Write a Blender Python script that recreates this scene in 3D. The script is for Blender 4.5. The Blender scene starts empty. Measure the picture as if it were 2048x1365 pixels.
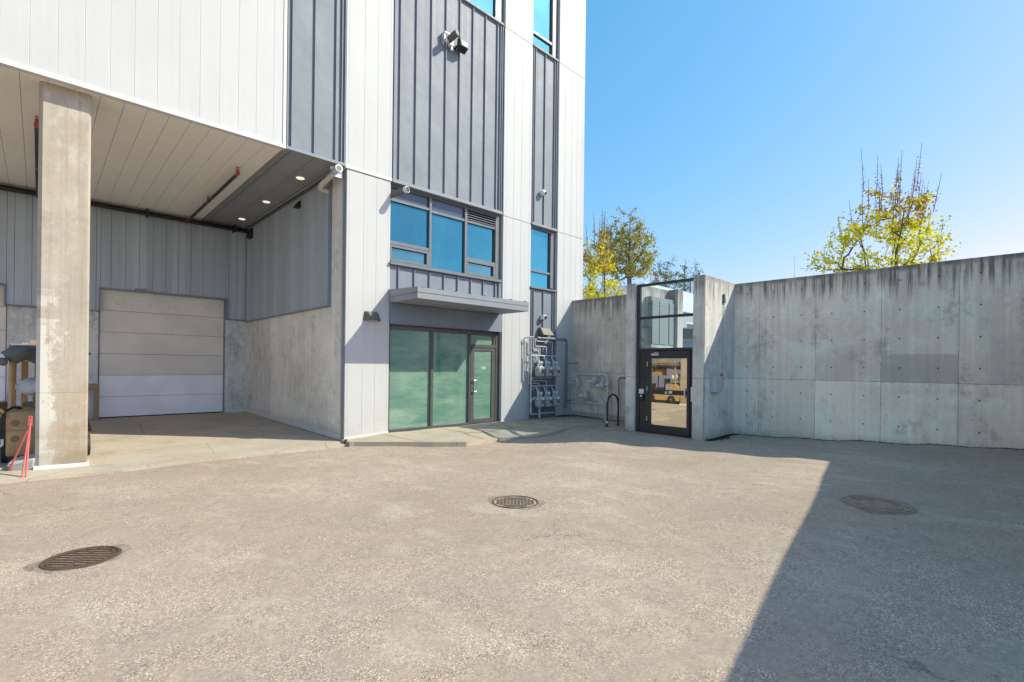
import bpy, bmesh, math, random
import numpy as np
from mathutils import Vector, Matrix
random.seed(7)
SC = bpy.context.scene
COL = SC.collection
PI = math.pi
R_ = math.radians

# ------------------------------------------------------------------ materials
class G:
    """small helper round a node tree"""
    def __init__(s, name):
        s.m = bpy.data.materials.new(name); s.m.use_nodes = True
        s.t = s.m.node_tree; s.t.nodes.clear(); s.n = s.t.nodes; s.l = s.t.links
        s._p = None
    def node(s, typ, **kw):
        x = s.n.new(typ)
        for k, v in kw.items(): setattr(x, k, v)
        return x
    def put(s, sock, v):
        if isinstance(v, bpy.types.NodeSocket): s.l.new(v, sock)
        elif v is not None:
            if isinstance(v, (tuple, list)) and len(v) == 3 and sock.type == 'RGBA': v = (*v, 1)
            sock.default_value = v
    def pos(s):
        if s._p is None: s._p = s.node('ShaderNodeNewGeometry').outputs['Position']
        return s._p
    def xyz(s, vec=None):
        x = s.node('ShaderNodeSeparateXYZ'); s.put(x.inputs[0], vec or s.pos()); return x.outputs
    def comb(s, x=0., y=0., z=0.):
        c = s.node('ShaderNodeCombineXYZ')
        for i, v in enumerate((x, y, z)): s.put(c.inputs[i], v)
        return c.outputs[0]
    def scale(s, v, vec=None):
        x = s.node('ShaderNodeVectorMath', operation='MULTIPLY'); s.put(x.inputs[0], vec or s.pos()); x.inputs[1].default_value = v
        return x.outputs[0]
    def noise(s, scale, detail=3., rough=.55, vec=None, dist=0.):
        x = s.node('ShaderNodeTexNoise'); s.put(x.inputs['Vector'], vec or s.pos())
        x.inputs['Scale'].default_value = scale; x.inputs['Detail'].default_value = detail
        x.inputs['Roughness'].default_value = rough; x.inputs['Distortion'].default_value = dist
        return x.outputs['Fac']
    def vor(s, scale, out='Color', vec=None, feature='F1'):
        x = s.node('ShaderNodeTexVoronoi', feature=feature); s.put(x.inputs['Vector'], vec or s.pos())
        x.inputs['Scale'].default_value = scale
        return x.outputs[out]
    def math(s, op, a, b=None, c=None, clamp=False):
        x = s.node('ShaderNodeMath', operation=op, use_clamp=clamp)
        s.put(x.inputs[0], a)
        if b is not None: s.put(x.inputs[1], b)
        if c is not None: s.put(x.inputs[2], c)
        return x.outputs[0]
    def sstep(s, v, a, b):
        x = s.node('ShaderNodeMapRange', interpolation_type='SMOOTHSTEP'); s.put(x.inputs[0], v)
        s.put(x.inputs[1], a); s.put(x.inputs[2], b); return x.outputs[0]
    def rng(s, v, a, b, c, d):
        x = s.node('ShaderNodeMapRange'); s.put(x.inputs[0], v)
        for i, q in enumerate((a, b, c, d)): s.put(x.inputs[i+1], q)
        return x.outputs[0]
    def ramp(s, fac, stops):
        x = s.node('ShaderNodeValToRGB'); s.put(x.inputs[0], fac); e = x.color_ramp.elements
        while len(e) < len(stops): e.new(.5)
        for k, (p, c) in zip(e, stops):
            k.position = p; k.color = (*c, 1) if len(c) == 3 else c
        return x.outputs[0]
    def mix(s, fac, a, b, mode='MIX'):
        x = s.node('ShaderNodeMix', data_type='RGBA', blend_type=mode)
        s.put(x.inputs[0], fac); s.put(x.inputs[6], a); s.put(x.inputs[7], b); return x.outputs[2]
    def val(s, col, f):      # colour times grey value
        return s.mix(1.0, col, s.comb(f, f, f), 'MULTIPLY')
    def bump(s, h, strength=.3, dist=.01):
        x = s.node('ShaderNodeBump'); x.inputs['Strength'].default_value = strength; x.inputs['Distance'].default_value = dist
        s.put(x.inputs['Height'], h); return x.outputs[0]
    def bsdf(s, base, rough=.6, metal=0., normal=None, spec=.5, **kw):
        p = s.node('ShaderNodeBsdfPrincipled')
        s.put(p.inputs['Base Color'], base); s.put(p.inputs['Roughness'], rough); s.put(p.inputs['Metallic'], metal)
        p.inputs['Specular IOR Level'].default_value = spec
        if normal is not None: s.put(p.inputs['Normal'], normal)
        for k, v in kw.items(): s.put(p.inputs[k], v)
        return p.outputs[0]
    def out(s, sh):
        o = s.node('ShaderNodeOutputMaterial'); s.l.new(sh, o.inputs[0]); return s.m
    def inrange(s, v, a, b):
        return s.math('MULTIPLY', s.math('GREATER_THAN', v, a), s.math('LESS_THAN', v, b))

def plain(name, col, rough=.5, metal=0., var=.12, vs=6., spec=.5, bump=0.):
    g = G(name)
    n = g.noise(vs, 4.)
    base = g.val(g.comb(*col), g.rng(n, .25, .75, 1-var, 1+var))
    nm = g.bump(g.noise(vs*8, 3.), bump, .004) if bump else None
    return g.out(g.bsdf(base, g.rng(n, .2, .8, rough*.85, min(1, rough*1.15)), metal, nm, spec))

def mat_asphalt():
    g = G('asphalt')
    big = g.noise(.33, 4., .6); mid = g.noise(1.5, 5., .65); fine = g.noise(20., 5., .75); soft = g.noise(5., 4., .6)
    sv = g.xyz(g.vor(150., 'Color'))[0]; sd = g.vor(150., 'Distance'); s2 = g.xyz(g.vor(62., 'Color'))[1]
    # exposed chippings come and go in patches; elsewhere the surface is smooth and dusty
    worn = g.sstep(g.math('ADD', g.math('MULTIPLY', g.noise(2.6, 6., .7), .75), g.math('MULTIPLY', big, .3)), .42, .62)
    base = g.mix(g.sstep(big, .3, .7), (.362, .275, .212), (.44, .342, .275))
    base = g.mix(g.math('MULTIPLY', g.sstep(mid, .38, .72), .6), base, (.35, .28, .228))
    base = g.mix(g.math('MULTIPLY', g.sstep(g.noise(.8, 5., .7, g.scale((1.5, .8, 1.))), .5, .66), .6), base, (.485, .39, .305))
    base = g.mix(g.math('MULTIPLY', g.sstep(g.noise(2.1, 6., .75), .6, .78), .5), base, (.22, .178, .148))
    speck = g.ramp(sv, [(0., (.36, .35, .34)), (.2, (.72, .71, .70)), (.55, (1., 1., 1.)), (.86, (1.22, 1.21, 1.2)), (1., (2., 1.98, 1.95))])
    base = g.mix(g.rng(worn, 0., 1., .16, .95), base, g.mix(1., base, speck, 'MULTIPLY'))
    base = g.val(base, g.rng(s2, 0., 1., .93, 1.07)); base = g.val(base, g.rng(fine, .2, .8, .84, 1.16)); base = g.val(base, g.rng(soft, .25, .75, .93, 1.07))
    # dark pits and a few hairline cracks
    pit = g.math('MULTIPLY', g.math('GREATER_THAN', g.noise(34., 3., .6), .7), worn); base = g.mix(g.math('MULTIPLY', pit, .6), base, (.1, .085, .072))
    wv = g.node('ShaderNodeVectorMath', operation='ADD'); g.put(wv.inputs[0], g.pos()); g.put(wv.inputs[1], g.comb(g.rng(g.noise(1.4, 5., .7), 0., 1., -.5, .5), g.rng(g.noise(1.9, 5., .7), 0., 1., -.5, .5), 0.))
    cr = g.vor(.22, 'Distance', wv.outputs[0], 'DISTANCE_TO_EDGE')
    cm = g.math('MULTIPLY', g.sstep(cr, .0035, .0008), g.sstep(g.noise(.5, 3., .6), .5, .6)); base = g.mix(g.math('MULTIPLY', cm, .55), base, (.11, .095, .08))
    h = g.math('ADD', g.math('MULTIPLY', g.math('MULTIPLY', sd, worn), .8), g.math('MULTIPLY', fine, .7))
    return g.out(g.bsdf(base, .92, 0., g.bump(h, .3, .005), .2))

def mat_slab(name, a, b, moss=0.):
    g = G(name)
    big = g.noise(.9, 5., .6); fine = g.noise(25., 5., .7); sp = g.xyz(g.vor(70., 'Color'))[0]
    base = g.mix(g.sstep(big, .3, .7), a, b)
    base = g.val(base, g.rng(fine, .2, .8, .84, 1.14)); base = g.val(base, g.rng(sp, 0., 1., .93, 1.07))
    base = g.mix(g.math('MULTIPLY', g.sstep(g.noise(2.2, 6., .7), .55, .75), .5), base, (.17, .155, .13))
    if moss:
        x, y, z = g.xyz()
        mk = g.math('MULTIPLY', g.sstep(x, 8.6, 11.5), g.sstep(g.noise(1.5, 5., .7), .3, .62))
        base = g.mix(g.math('MULTIPLY', mk, moss), base, (.26, .2, .125))
    # hairline cracks
    cr = g.vor(.55, 'Distance', g.mix(.12, g.pos(), g.comb(g.noise(2., 4.), g.noise(2.7, 4.), 0.)), 'DISTANCE_TO_EDGE')
    base = g.mix(g.math('MULTIPLY', g.math('SUBTRACT', 1., g.sstep(cr, .0, .006)), .45), base, (.09, .08, .07))
    return g.out(g.bsdf(base, .88, 0., g.bump(fine, .25, .004), .3))

def mat_concrete(name, axis, top, streak=1., seam=None, hseam=None, tie=None, base=(.78, .655, .535), warm=0., patch=False, dirt=.3, white=0., mott=1., stain=0.):
    """board-marked concrete wall; axis = horizontal world axis of the wall (0 = x, 1 = y)"""
    g = G(name)
    P = g.xyz(); a = P[axis] if axis < 2 else g.math('ADD', P[0], P[1]); z = P[2]
    wv = g.comb(a, 0., z)
    big = g.noise(.55, 5., .6, wv); mid = g.noise(2.2, 6., .65, wv); fine = g.noise(28., 4., .7, wv)
    board = g.noise(1., 4., .6, g.comb(g.math('MULTIPLY', a, 11.), 0., g.math('MULTIPLY', z, .22)))
    col = g.mix(g.sstep(big, .3, .72), base, tuple(c*1.22 for c in base))
    col = g.mix(g.math('MULTIPLY', g.sstep(mid, .48, .72), dirt), col, tuple(c*.66 for c in base))
    mot = g.noise(2.6, 8., .8, wv, .6); blot = g.noise(.9, 8., .72, wv, .4); soot = g.noise(1.5, 8., .8, g.comb(g.math('ADD', a, 31.), 0., g.math('MULTIPLY', z, .8)))
    col = g.mix(g.math('MULTIPLY', g.sstep(mot, .5, .62), .6*mott), col, tuple(min(.9, c*1.4) for c in base))
    col = g.mix(g.math('MULTIPLY', g.sstep(blot, .5, .62), .5*mott), col, tuple(min(.9, c*1.35) for c in base))
    col = g.mix(g.math('MULTIPLY', g.sstep(soot, .52, .64), .55*mott), col, tuple(c*.5 for c in base))
    sm_ = g.noise(7., 6., .8, wv); col = g.mix(g.math('MULTIPLY', g.sstep(sm_, .56, .68), .35*mott), col, tuple(c*.55 for c in base))
    col = g.val(col, g.rng(board, .3, .7, .9, 1.08))
    col = g.val(col, g.rng(fine, .2, .8, .93, 1.07))
    if seam:
        s0, sp = seam
        q = g.math('DIVIDE', g.math('SUBTRACT', a, s0), sp)
        cell = g.math('FLOOR', q)
        hz = g.math('GREATER_THAN', z, hseam) if hseam else 0.
        wn = g.node('ShaderNodeTexWhiteNoise', noise_dimensions='2D'); g.put(wn.inputs[0], g.comb(cell, hz, 0.))
        col = g.val(col, g.rng(wn.outputs[0], 0., 1., .92, 1.08))
        if hseam: col = g.val(col, g.rng(hz, 0., 1., 1.07, .99))
        fr = g.math('ABSOLUTE', g.math('SUBTRACT', g.math('FRACT', g.math('ADD', q, .5)), .5))
        wob = g.rng(g.noise(6., 4., .6, wv), .3, .7, .0012, .0075)
        ln = g.math('LESS_THAN', g.math('MULTIPLY', fr, sp), wob)
        col = g.mix(g.math('MULTIPLY', ln, .62), col, (.1, .095, .085))
    if hseam:
        lz = g.math('LESS_THAN', g.math('ABSOLUTE', g.math('SUBTRACT', z, hseam)), g.rng(g.noise(5., 4., .6, wv), .3, .7, .001, .009))
        col = g.mix(g.math('MULTIPLY', lz, .7), col, (.1, .095, .085))
    if patch:
        n2 = g.math('MULTIPLY', g.math('SUBTRACT', g.noise(2.5, 4., .6, wv), .5), .16)
        zz = g.math('ADD', z, n2)
        pm = g.math('MULTIPLY', g.inrange(a, .965, 2.195), g.math('MULTIPLY', g.sstep(zz, 2.02, 1.96), g.math('GREATER_THAN', z, hseam)))
        pm2 = g.math('MULTIPLY', g.inrange(a, 2.7, 3.425), g.math('MULTIPLY', g.sstep(zz, 2.35, 1.9), g.math('GREATER_THAN', z, hseam)))
        pm3 = g.math('MULTIPLY', g.sstep(g.math('ADD', a, n2), .62, .5), g.math('MULTIPLY', g.sstep(zz, 2.45, 2.2), g.math('GREATER_THAN', z, hseam)))
        col = g.mix(g.math('MULTIPLY', g.math('MAXIMUM', pm, g.math('MULTIPLY', g.math('MAXIMUM', pm2, pm3), .6)), .42), col, (.32, .31, .29))
    if white:
        wm = g.math('MULTIPLY', g.sstep(g.noise(1.3, 5., .65, g.comb(a, 3., z)), .52, .6), g.sstep(z, 3.4, 2.2))
        col = g.mix(g.math('MULTIPLY', wm, white), col, (.6, .58, .56))
    if stain:   # whitened render patches on one side, rust bleed low on the other, a faint pour joint
        e = g.math('ADD', a, g.math('MULTIPLY', g.math('SUBTRACT', g.noise(2.2, 8., .75, wv), .5), 1.3))
        wmk = g.math('MULTIPLY', g.sstep(e, .2, .1), g.math('MULTIPLY', g.sstep(z, 3.6, 2.2), g.sstep(g.noise(.9, 5., .7, g.comb(0., 4., z)), .36, .5)))
        col = g.mix(g.math('MULTIPLY', wmk, .75*stain), col, (.66, .62, .56))
        wm2 = g.math('MULTIPLY', g.sstep(g.noise(1.1, 8., .7, g.comb(g.math('MULTIPLY', a, 2.), 9., z)), .5, .62), g.sstep(z, 2.5, 5.)); col = g.mix(g.math('MULTIPLY', wm2, .5*stain), col, (.62, .57, .5))
        rs = g.math('MULTIPLY', g.sstep(a, .15, .4), g.math('MULTIPLY', g.sstep(z, 1.5, .4), g.sstep(g.noise(2.4, 8., .75, wv), .42, .58))); col = g.mix(g.math('MULTIPLY', rs, .75*stain), col, (.36, .24, .125))
        br = g.math('MULTIPLY', g.sstep(g.noise(1., 6., .7, g.comb(g.math('MULTIPLY', a, 7.), 2., g.math('MULTIPLY', z, .25))), .5, .62), .45*stain); col = g.mix(br, col, (.33, .25, .17))
        jl = g.math('LESS_THAN', g.math('ABSOLUTE', g.math('SUBTRACT', z, g.math('ADD', 1.12, g.math('MULTIPLY', g.noise(4., 4.), .03)))), .004); col = g.mix(g.math('MULTIPLY', jl, .45), col, (.12, .1, .08))
        vl = g.math('LESS_THAN', g.math('ABSOLUTE', g.math('SUBTRACT', a, .3)), .003); col = g.mix(g.math('MULTIPLY', g.math('MULTIPLY', vl, g.sstep(g.noise(1.2, 3., .5, g.comb(0., 0., z)), .45, .55)), .4), col, (.15, .12, .09))
    if warm:
        rm = g.sstep(g.noise(1.1, 5., .6, g.comb(a, 7., g.math('MULTIPLY', z, .5))), .45, .7)
        col = g.mix(g.math('MULTIPLY', rm, warm), col, (.36, .27, .185))
    if streak:
        # rain streaks running down from the top edge
        ns = g.noise(1., 5., .7, g.comb(g.math('MULTIPLY', a, 13.), 0., g.math('MULTIPLY', z, .35)))
        nl = g.noise(1., 3., .6, g.comb(g.math('MULTIPLY', a, 2.2), 5., g.math('MULTIPLY', z, .2)))
        d = g.math('SUBTRACT', top, z)
        reach = g.rng(g.math('ADD', g.math('MULTIPLY', ns, .55), g.math('MULTIPLY', nl, .45)), .34, .66, .1, 1.15)
        sm = g.sstep(d, reach, g.math('MULTIPLY', reach, .25))
        band = g.math('MULTIPLY', g.sstep(d, .22, .05), g.rng(nl, .35, .6, .55, 1.))
        sm = g.math('MAXIMUM', g.math('MULTIPLY', sm, g.rng(ns, .42, .58, .15, 1.)), band)
        col = g.mix(g.math('MULTIPLY', sm, .88*streak), col, (.1, .088, .072))
        # pale lime runs
        lm = g.math('MULTIPLY', g.sstep(ns, .5, .36), g.sstep(d, 1.3, .3))
        col = g.mix(g.math('MULTIPLY', lm, .28*streak), col, (.52, .51, .49))
    if tie:
        a0, da, z0, dz = tie
        fa = g.math('MULTIPLY', g.math('SUBTRACT', g.math('FRACT', g.math('ADD', g.math('DIVIDE', g.math('SUBTRACT', a, a0), da), .5)), .5), da)
        fz = g.math('MULTIPLY', g.math('SUBTRACT', g.math('FRACT', g.math('ADD', g.math('DIVIDE', g.math('SUBTRACT', z, z0), dz), .5)), .5), dz)
        r = g.math('SQRT', g.math('ADD', g.math('MULTIPLY', fa, fa), g.math('MULTIPLY', fz, fz)))
        col = g.mix(g.math('MULTIPLY', g.sstep(r, .02, .014), .85), col, (.04, .038, .035))
    # bug holes
    bh = g.vor(9., 'Distance', wv); bhc = g.xyz(g.vor(9., 'Color', wv))[0]
    hole = g.math('MULTIPLY', g.math('LESS_THAN', bh, g.rng(bhc, .6, 1., 0., .085)), g.math('GREATER_THAN', bhc, .6))
    col = g.mix(g.math('MULTIPLY', hole, .6), col, (.08, .075, .07))
    # darker towards the foot
    col = g.mix(g.math('MULTIPLY', g.sstep(z, .3, -.05), .35), col, (.16, .15, .125))
    return g.out(g.bsdf(col, .86, 0., g.bump(g.math('ADD', mid, g.math('MULTIPLY', fine, .4)), .22, .01), .3))

def mat_white_panel(name='white panel metal', col=(.545, .535, .52), axis=0):
    g = G(name); P = g.xyz()
    w = g.math('SINE', g.math('MULTIPLY', P[axis], 260.))
    n = g.noise(.8, 4.); st = g.noise(1., 4., .6, g.comb(g.math('MULTIPLY', P[0], 9.), g.math('MULTIPLY', P[1], 9.), g.math('MULTIPLY', P[2], .3)))
    c = g.val(g.comb(*col), g.rng(n, .25, .75, .965, 1.03)); c = g.val(c, g.rng(st, .25, .75, .97, 1.02))
    c = g.mix(g.math('MULTIPLY', g.math('MULTIPLY', g.sstep(P[2], 1.0, .1), g.sstep(g.noise(5., 5., .7), .45, .75)), .3), c, (.35, .32, .27))
    return g.out(g.bsdf(c, .55, 0., g.bump(g.math('ADD', g.math('MULTIPLY', w, .12), g.noise(1.4, 2.)), .12, .012), .25))

def mat_grey_metal(name, col, can=.2, rough=.38, var=.06):
    g = G(name); P = g.xyz()
    n = g.noise(1.1, 3., .5, g.comb(P[0], P[1], g.math('MULTIPLY', P[2], .9)))
    st = g.noise(1., 4., .6, g.comb(g.math('MULTIPLY', P[0], 7.), g.math('MULTIPLY', P[1], 7.), g.math('MULTIPLY', P[2], .25)))
    c = g.val(g.comb(*col), g.rng(n, .3, .7, 1-var, 1+var)); c = g.val(c, g.rng(st, .25, .75, .94, 1.05))
    return g.out(g.bsdf(c, g.rng(st, .3, .7, rough, rough*1.25), 0., g.bump(n, can, .12), .3))

def mat_bay_metal():
    g = G('bay panel metal'); P = g.xyz()
    q = g.math('FLOOR', g.math('DIVIDE', g.math('ADD', P[0], P[1]), .3235))
    wn = g.node('ShaderNodeTexWhiteNoise', noise_dimensions='1D'); g.put(wn.inputs[1], q)
    st = g.noise(1., 5., .65, g.comb(g.math('MULTIPLY', P[0], 8.), g.math('MULTIPLY', P[1], 8.), g.math('MULTIPLY', P[2], .4)))
    c = g.val(g.comb(.43, .50, .555), g.rng(wn.outputs[0], 0., 1., .9, 1.1)); c = g.val(c, g.rng(st, .25, .75, .88, 1.1))
    wh = g.math('MULTIPLY', g.sstep(g.noise(1., 6., .7, g.comb(g.math('MULTIPLY', P[0], 16.), g.math('MULTIPLY', P[1], 16.), g.math('MULTIPLY', P[2], 1.1))), .72, .78), .6)
    c = g.mix(wh, c, (.5, .5, .48))
    w = g.math('SINE', g.math('MULTIPLY', g.math('ADD', P[0], P[1]), 190.))
    return g.out(g.bsdf(c, .5, 0., g.bump(g.math('ADD', g.math('MULTIPLY', w, .1), st), .12, .01), .4))

def mat_glass_blue(name='blue coated glass', tint=((.05, .33, .44), (.08, .40, .50))):
    g = G(name); P = g.xyz()
    n = g.noise(.8, 3., .5); dust = g.noise(6., 7., .8); run = g.noise(1., 5., .7, g.comb(g.math('MULTIPLY', P[0], 9.), 0., g.math('MULTIPLY', P[2], .7)))
    gl = g.node('ShaderNodeBsdfGlossy'); gl.inputs['Roughness'].default_value = .03
    g.put(gl.inputs['Color'], g.val(g.mix(g.sstep(g.noise(.7, 4.), .35, .65), *tint), g.rng(g.node('ShaderNodeObjectInfo').outputs['Random'], 0., 1., .8, 1.12))); g.l.new(g.bump(n, .16, .08), gl.inputs['Normal'])
    df = g.bsdf(g.mix(g.math('MULTIPLY', g.sstep(g.math('ADD', g.math('MULTIPLY', dust, .6), g.math('MULTIPLY', run, .5)), .5, .85), .6), (.008, .08, .13), (.035, .15, .21)), .5, 0., None, .2)
    mx = g.node('ShaderNodeMixShader'); fr = g.node('ShaderNodeFresnel'); fr.inputs[0].default_value = 1.6
    g.put(mx.inputs[0], g.rng(fr.outputs[0], .04, 1., .5, .95)); g.l.new(df, mx.inputs[1]); g.l.new(gl.outputs[0], mx.inputs[2])
    return g.out(mx.outputs[0])

def mat_glass_green():
    g = G('green frosted glass'); P = g.xyz()
    n = g.noise(1., 5., .6, g.comb(P[0], 0., g.math('MULTIPLY', P[2], 2.6))); w = g.noise(1., 4., .7, g.comb(g.math('MULTIPLY', P[0], 2.), 2., g.math('MULTIPLY', P[2], 11.)))
    c = g.mix(g.sstep(n, .3, .7), (.12, .27, .2), (.235, .36, .265)); c = g.val(c, g.rng(w, .25, .75, .78, 1.18)); c = g.mix(g.math('MULTIPLY', g.sstep(g.noise(1.1, 4., .6), .55, .75), .5), c, (.1, .2, .13))
    df = g.bsdf(c, .55, 0., None, .2)
    gl = g.node('ShaderNodeBsdfGlossy'); gl.inputs['Roughness'].default_value = .03; g.put(gl.inputs['Color'], (.8, .95, .95))
    fr = g.node('ShaderNodeFresnel'); fr.inputs[0].default_value = 1.52
    mx = g.node('ShaderNodeMixShader'); g.put(mx.inputs[0], g.rng(fr.outputs[0], .04, 1., .2, .95))
    g.l.new(df, mx.inputs[1]); g.l.new(gl.outputs[0], mx.inputs[2]); return g.out(mx.outputs[0])

def mat_glass_clear(name, refl, tint=(.86, .92, .93)):
    g = G(name)
    tr = g.node('ShaderNodeBsdfTransparent'); g.put(tr.inputs[0], tint)
    gl = g.node('ShaderNodeBsdfGlossy'); gl.inputs['Roughness'].default_value = .01
    mx = g.node('ShaderNodeMixShader'); mx.inputs[0].default_value = refl
    g.l.new(tr.outputs[0], mx.inputs[1]); g.l.new(gl.outputs[0], mx.inputs[2]); return g.out(mx.outputs[0])

def mat_glass_mirror():
    g = G('reflecting door glass')
    df = g.bsdf((.03, .032, .03), .2, 0., None, .3)
    gl = g.node('ShaderNodeBsdfGlossy'); gl.inputs['Roughness'].default_value = .012; g.put(gl.inputs['Color'], (.98, .93, .82))
    g.l.new(g.bump(g.noise(1.2, 2.), .03, .03), gl.inputs['Normal'])
    mx = g.node('ShaderNodeMixShader'); mx.inputs[0].default_value = .72
    g.l.new(df, mx.inputs[1]); g.l.new(gl.outputs[0], mx.inputs[2]); return g.out(mx.outputs[0])

def mat_leaf(name, a, b, c, trans=.35):
    g = G(name)
    inf = g.node('ShaderNodeNewGeometry').outputs['Random Per Island']
    n = g.noise(1.4, 3.)
    col = g.mix(g.sstep(n, .35, .65), g.ramp(inf, [(0., a), (.6, b), (1., c)]), g.ramp(inf, [(0., b), (.5, c), (1., a)]))
    d = g.bsdf(col, .55, 0., None, .3)
    t = g.node('ShaderNodeBsdfTranslucent'); g.put(t.inputs[0], g.mix(1., col, (1.2, 1.25, .7), 'MULTIPLY'))
    mx = g.node('ShaderNodeMixShader'); mx.inputs[0].default_value = trans
    g.l.new(d, mx.inputs[1]); g.l.new(t.outputs[0], mx.inputs[2]); return g.out(mx.outputs[0])

def mat_door_beige(name, a, stain):
    g = G(name); P = g.xyz()
    n = g.noise(1.2, 5., .6); st = g.noise(1., 5., .7, g.comb(g.math('MULTIPLY', P[0], 7.), 0., g.math('MULTIPLY', P[2], .5)))
    c = g.mix(g.sstep(n, .35, .7), a, tuple(v*1.13 for v in a))
    if stain:
        run = g.math('MULTIPLY', g.sstep(st, .66, .74), g.sstep(P[2], 2.3, 3.4)); c = g.mix(g.math('MULTIPLY', run, .7), c, (.62, .6, .56))
        dk = g.math('MULTIPLY', g.sstep(g.noise(9., 5., .7), .5, .7), g.inrange(P[2], 3.3, 3.55)); c = g.mix(g.math('MULTIPLY', dk, .35), c, (.2, .18, .15))
    return g.out(g.bsdf(c, .5, 0., g.bump(g.math('SINE', g.math('MULTIPLY', P[0], 120.)), .05, .004), .4))

M = {}
M['asphalt'] = mat_asphalt()
M['apron'] = mat_slab('bay floor concrete', (.43, .355, .275), (.51, .43, .34))
M['landing'] = mat_slab('landing concrete', (.40, .325, .245), (.47, .395, .305), .5)
M['wall_big'] = mat_concrete('retaining wall concrete', 1, 3.86, 1., (.965, 1.2365), 1.41, (.66, .615, .482, .6125), patch=True)
M['wall_gas'] = mat_concrete('side wall concrete', 1, 3.89, .9, (9.6, 2.4), 1.47, (8.724, .617, 1.775, .605), base=(.64, .55, .455), warm=.3)
M['wall_pillar'] = mat_concrete('pillar concrete', 2, 3.86, .75, (16.6, 9.), 1.41, None, base=(.6, .565, .51), warm=.15)
M['wall_ends'] = mat_concrete('pillar front concrete', 1, 3.86, .75, None, 1.41, None, base=(.58, .55, .50), warm=.2, dirt=.3)
M['bay_con_y'] = mat_concrete('bay side concrete', 1, 9., 0., (10.86, 2.44), None, None, base=(.72, .67, .60), dirt=.45, warm=.15)
M['bay_con_x'] = mat_concrete('bay back concrete', 0, 9., 0., None, None, None, base=(.58, .6, .57), dirt=.6)
M['column'] = mat_concrete('column concrete', 0, 9., 0., None, None, None, base=(.39, .335, .27), warm=.2, dirt=.3, stain=1., mott=.5)
M['white'] = mat_white_panel()
M['whiteY'] = mat_white_panel('white panel edge metal', axis=1)
M['trimwhite'] = plain('white trim metal', (.6, .59, .57), .5, var=.04)
M['dirtywhite'] = plain('scuffed white trim', (.68, .67, .65), .5, var=.15, vs=14)
M['seamgrey'] = mat_grey_metal('grey standing seam metal', (.215, .235, .27), .3, .5)
M['trimgrey'] = mat_grey_metal('grey trim metal', (.265, .28, .305), .05, .5)
M['fascia'] = mat_grey_metal('grey fascia metal', (.21, .25, .30), .04)
M['frame'] = plain('dark window frame', (.155, .16, .17), .4, var=.06)
M['doorframe'] = plain('dark door frame', (.1, .095, .095), .4, var=.1)
M['gateframe'] = plain('black gate frame', (.028, .028, .032), .35, var=.15)
M['bay'] = mat_bay_metal()
M['soffit'] = mat_white_panel('soffit panel metal', (.84, .80, .735), 0)
M['soffitgrey'] = mat_grey_metal('dark soffit metal', (.29, .295, .31), .05)
M['spandrel'] = plain('dark blue spandrel glass', (.06, .105, .15), .12, var=.08)
M['glass'] = mat_glass_blue(); M['glassgreen'] = mat_glass_green(); M['glassgrey'] = mat_glass_blue('grey blue sash glass', ((.13, .36, .42), (.17, .42, .47)))
M['glassgate'] = mat_glass_clear('clear gate glass', .07); M['glassdoor'] = mat_glass_mirror()
M['beige'] = mat_door_beige('beige door section', (.74, .69, .6), True)
M['doorwhite'] = mat_door_beige('white door section', (.86, .87, .88), False)
M['rubber'] = plain('black rubber', (.02, .022, .028), .7)
M['black'] = plain('black paint', (.018, .018, .02), .45)
M['pipegrey'] = plain('grey painted pipe', (.5, .51, .52), .45, var=.15, vs=18)
M['pipedark'] = plain('dark grey painted pipe', (.16, .185, .21), .45, var=.15, vs=14)
M['galv'] = plain('galvanised metal', (.58, .58, .57), .45, .1, var=.2, vs=22)
M['steel'] = plain('brushed steel', (.6, .6, .6), .28, .9, var=.08)
M['meter'] = plain('grey green meter casing', (.36, .41, .41), .45, var=.1, vs=12)
M['meterdark'] = plain('dark meter flange', (.17, .2, .21), .5)
M['label'] = plain('white label', (.75, .75, .74), .5, var=.04)
M['labelred'] = plain('red brown label', (.3, .12, .09), .5)
M['pipeblack'] = plain('black iron pipe', (.022, .02, .02), .5, var=.3, vs=20)
M['redfit'] = plain('red oxide fitting', (.38, .075, .05), .5)
M['pvc'] = plain('pale plastic pipe', (.62, .61, .56), .4, var=.08)
M['lampgrey'] = plain('grey bronze lamp casing', (.125, .11, .092), .5, var=.12, vs=14)
M['castiron'] = plain('rusty cast iron', (.105, .062, .042), .75, .2, var=.45, vs=24, bump=.4)
M['castgrey'] = plain('worn grey cast iron', (.17, .145, .125), .7, .3, var=.35, vs=24, bump=.3)
M['castbrown'] = plain('worn brown cast iron', (.2, .13, .085), .7, .1, var=.5, vs=30, bump=.4)
M['castdust'] = plain('dusty grey cast iron', (.28, .2, .14), .8, .0, var=.4, vs=9, bump=.3)
M['gritdark'] = plain('dark trapped grit', (.26, .205, .155), .95, var=.5, vs=26, bump=.5)
M['gritgrey'] = plain('grey trapped grit', (.24, .18, .13), .95, var=.35, vs=26, bump=.5)
M['voiddark'] = plain('dark pit', (.008, .007, .007), .9)
M['tan'] = plain('tan machine paint', (.43, .27, .125), .5, var=.22, vs=5, bump=.1)
M['tandark'] = plain('dirty tan paint', (.22, .14, .075), .6, var=.35, vs=16)
M['tank'] = plain('white tank paint', (.6, .6, .59), .4, var=.16, vs=9)
M['tarp'] = plain('grey tarpaulin', (.115, .125, .13), .55, var=.35, vs=9, bump=.3)
M['redpaint'] = plain('red painted steel', (.52, .1, .09), .45, var=.12)
M['yellow'] = plain('yellow paint', (.5, .31, .05), .5, var=.15)
M['blueplastic'] = plain('blue plastic', (.03, .07, .2), .5)
M['cardboard'] = plain('cardboard', (.4, .25, .13), .85, var=.1)
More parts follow.
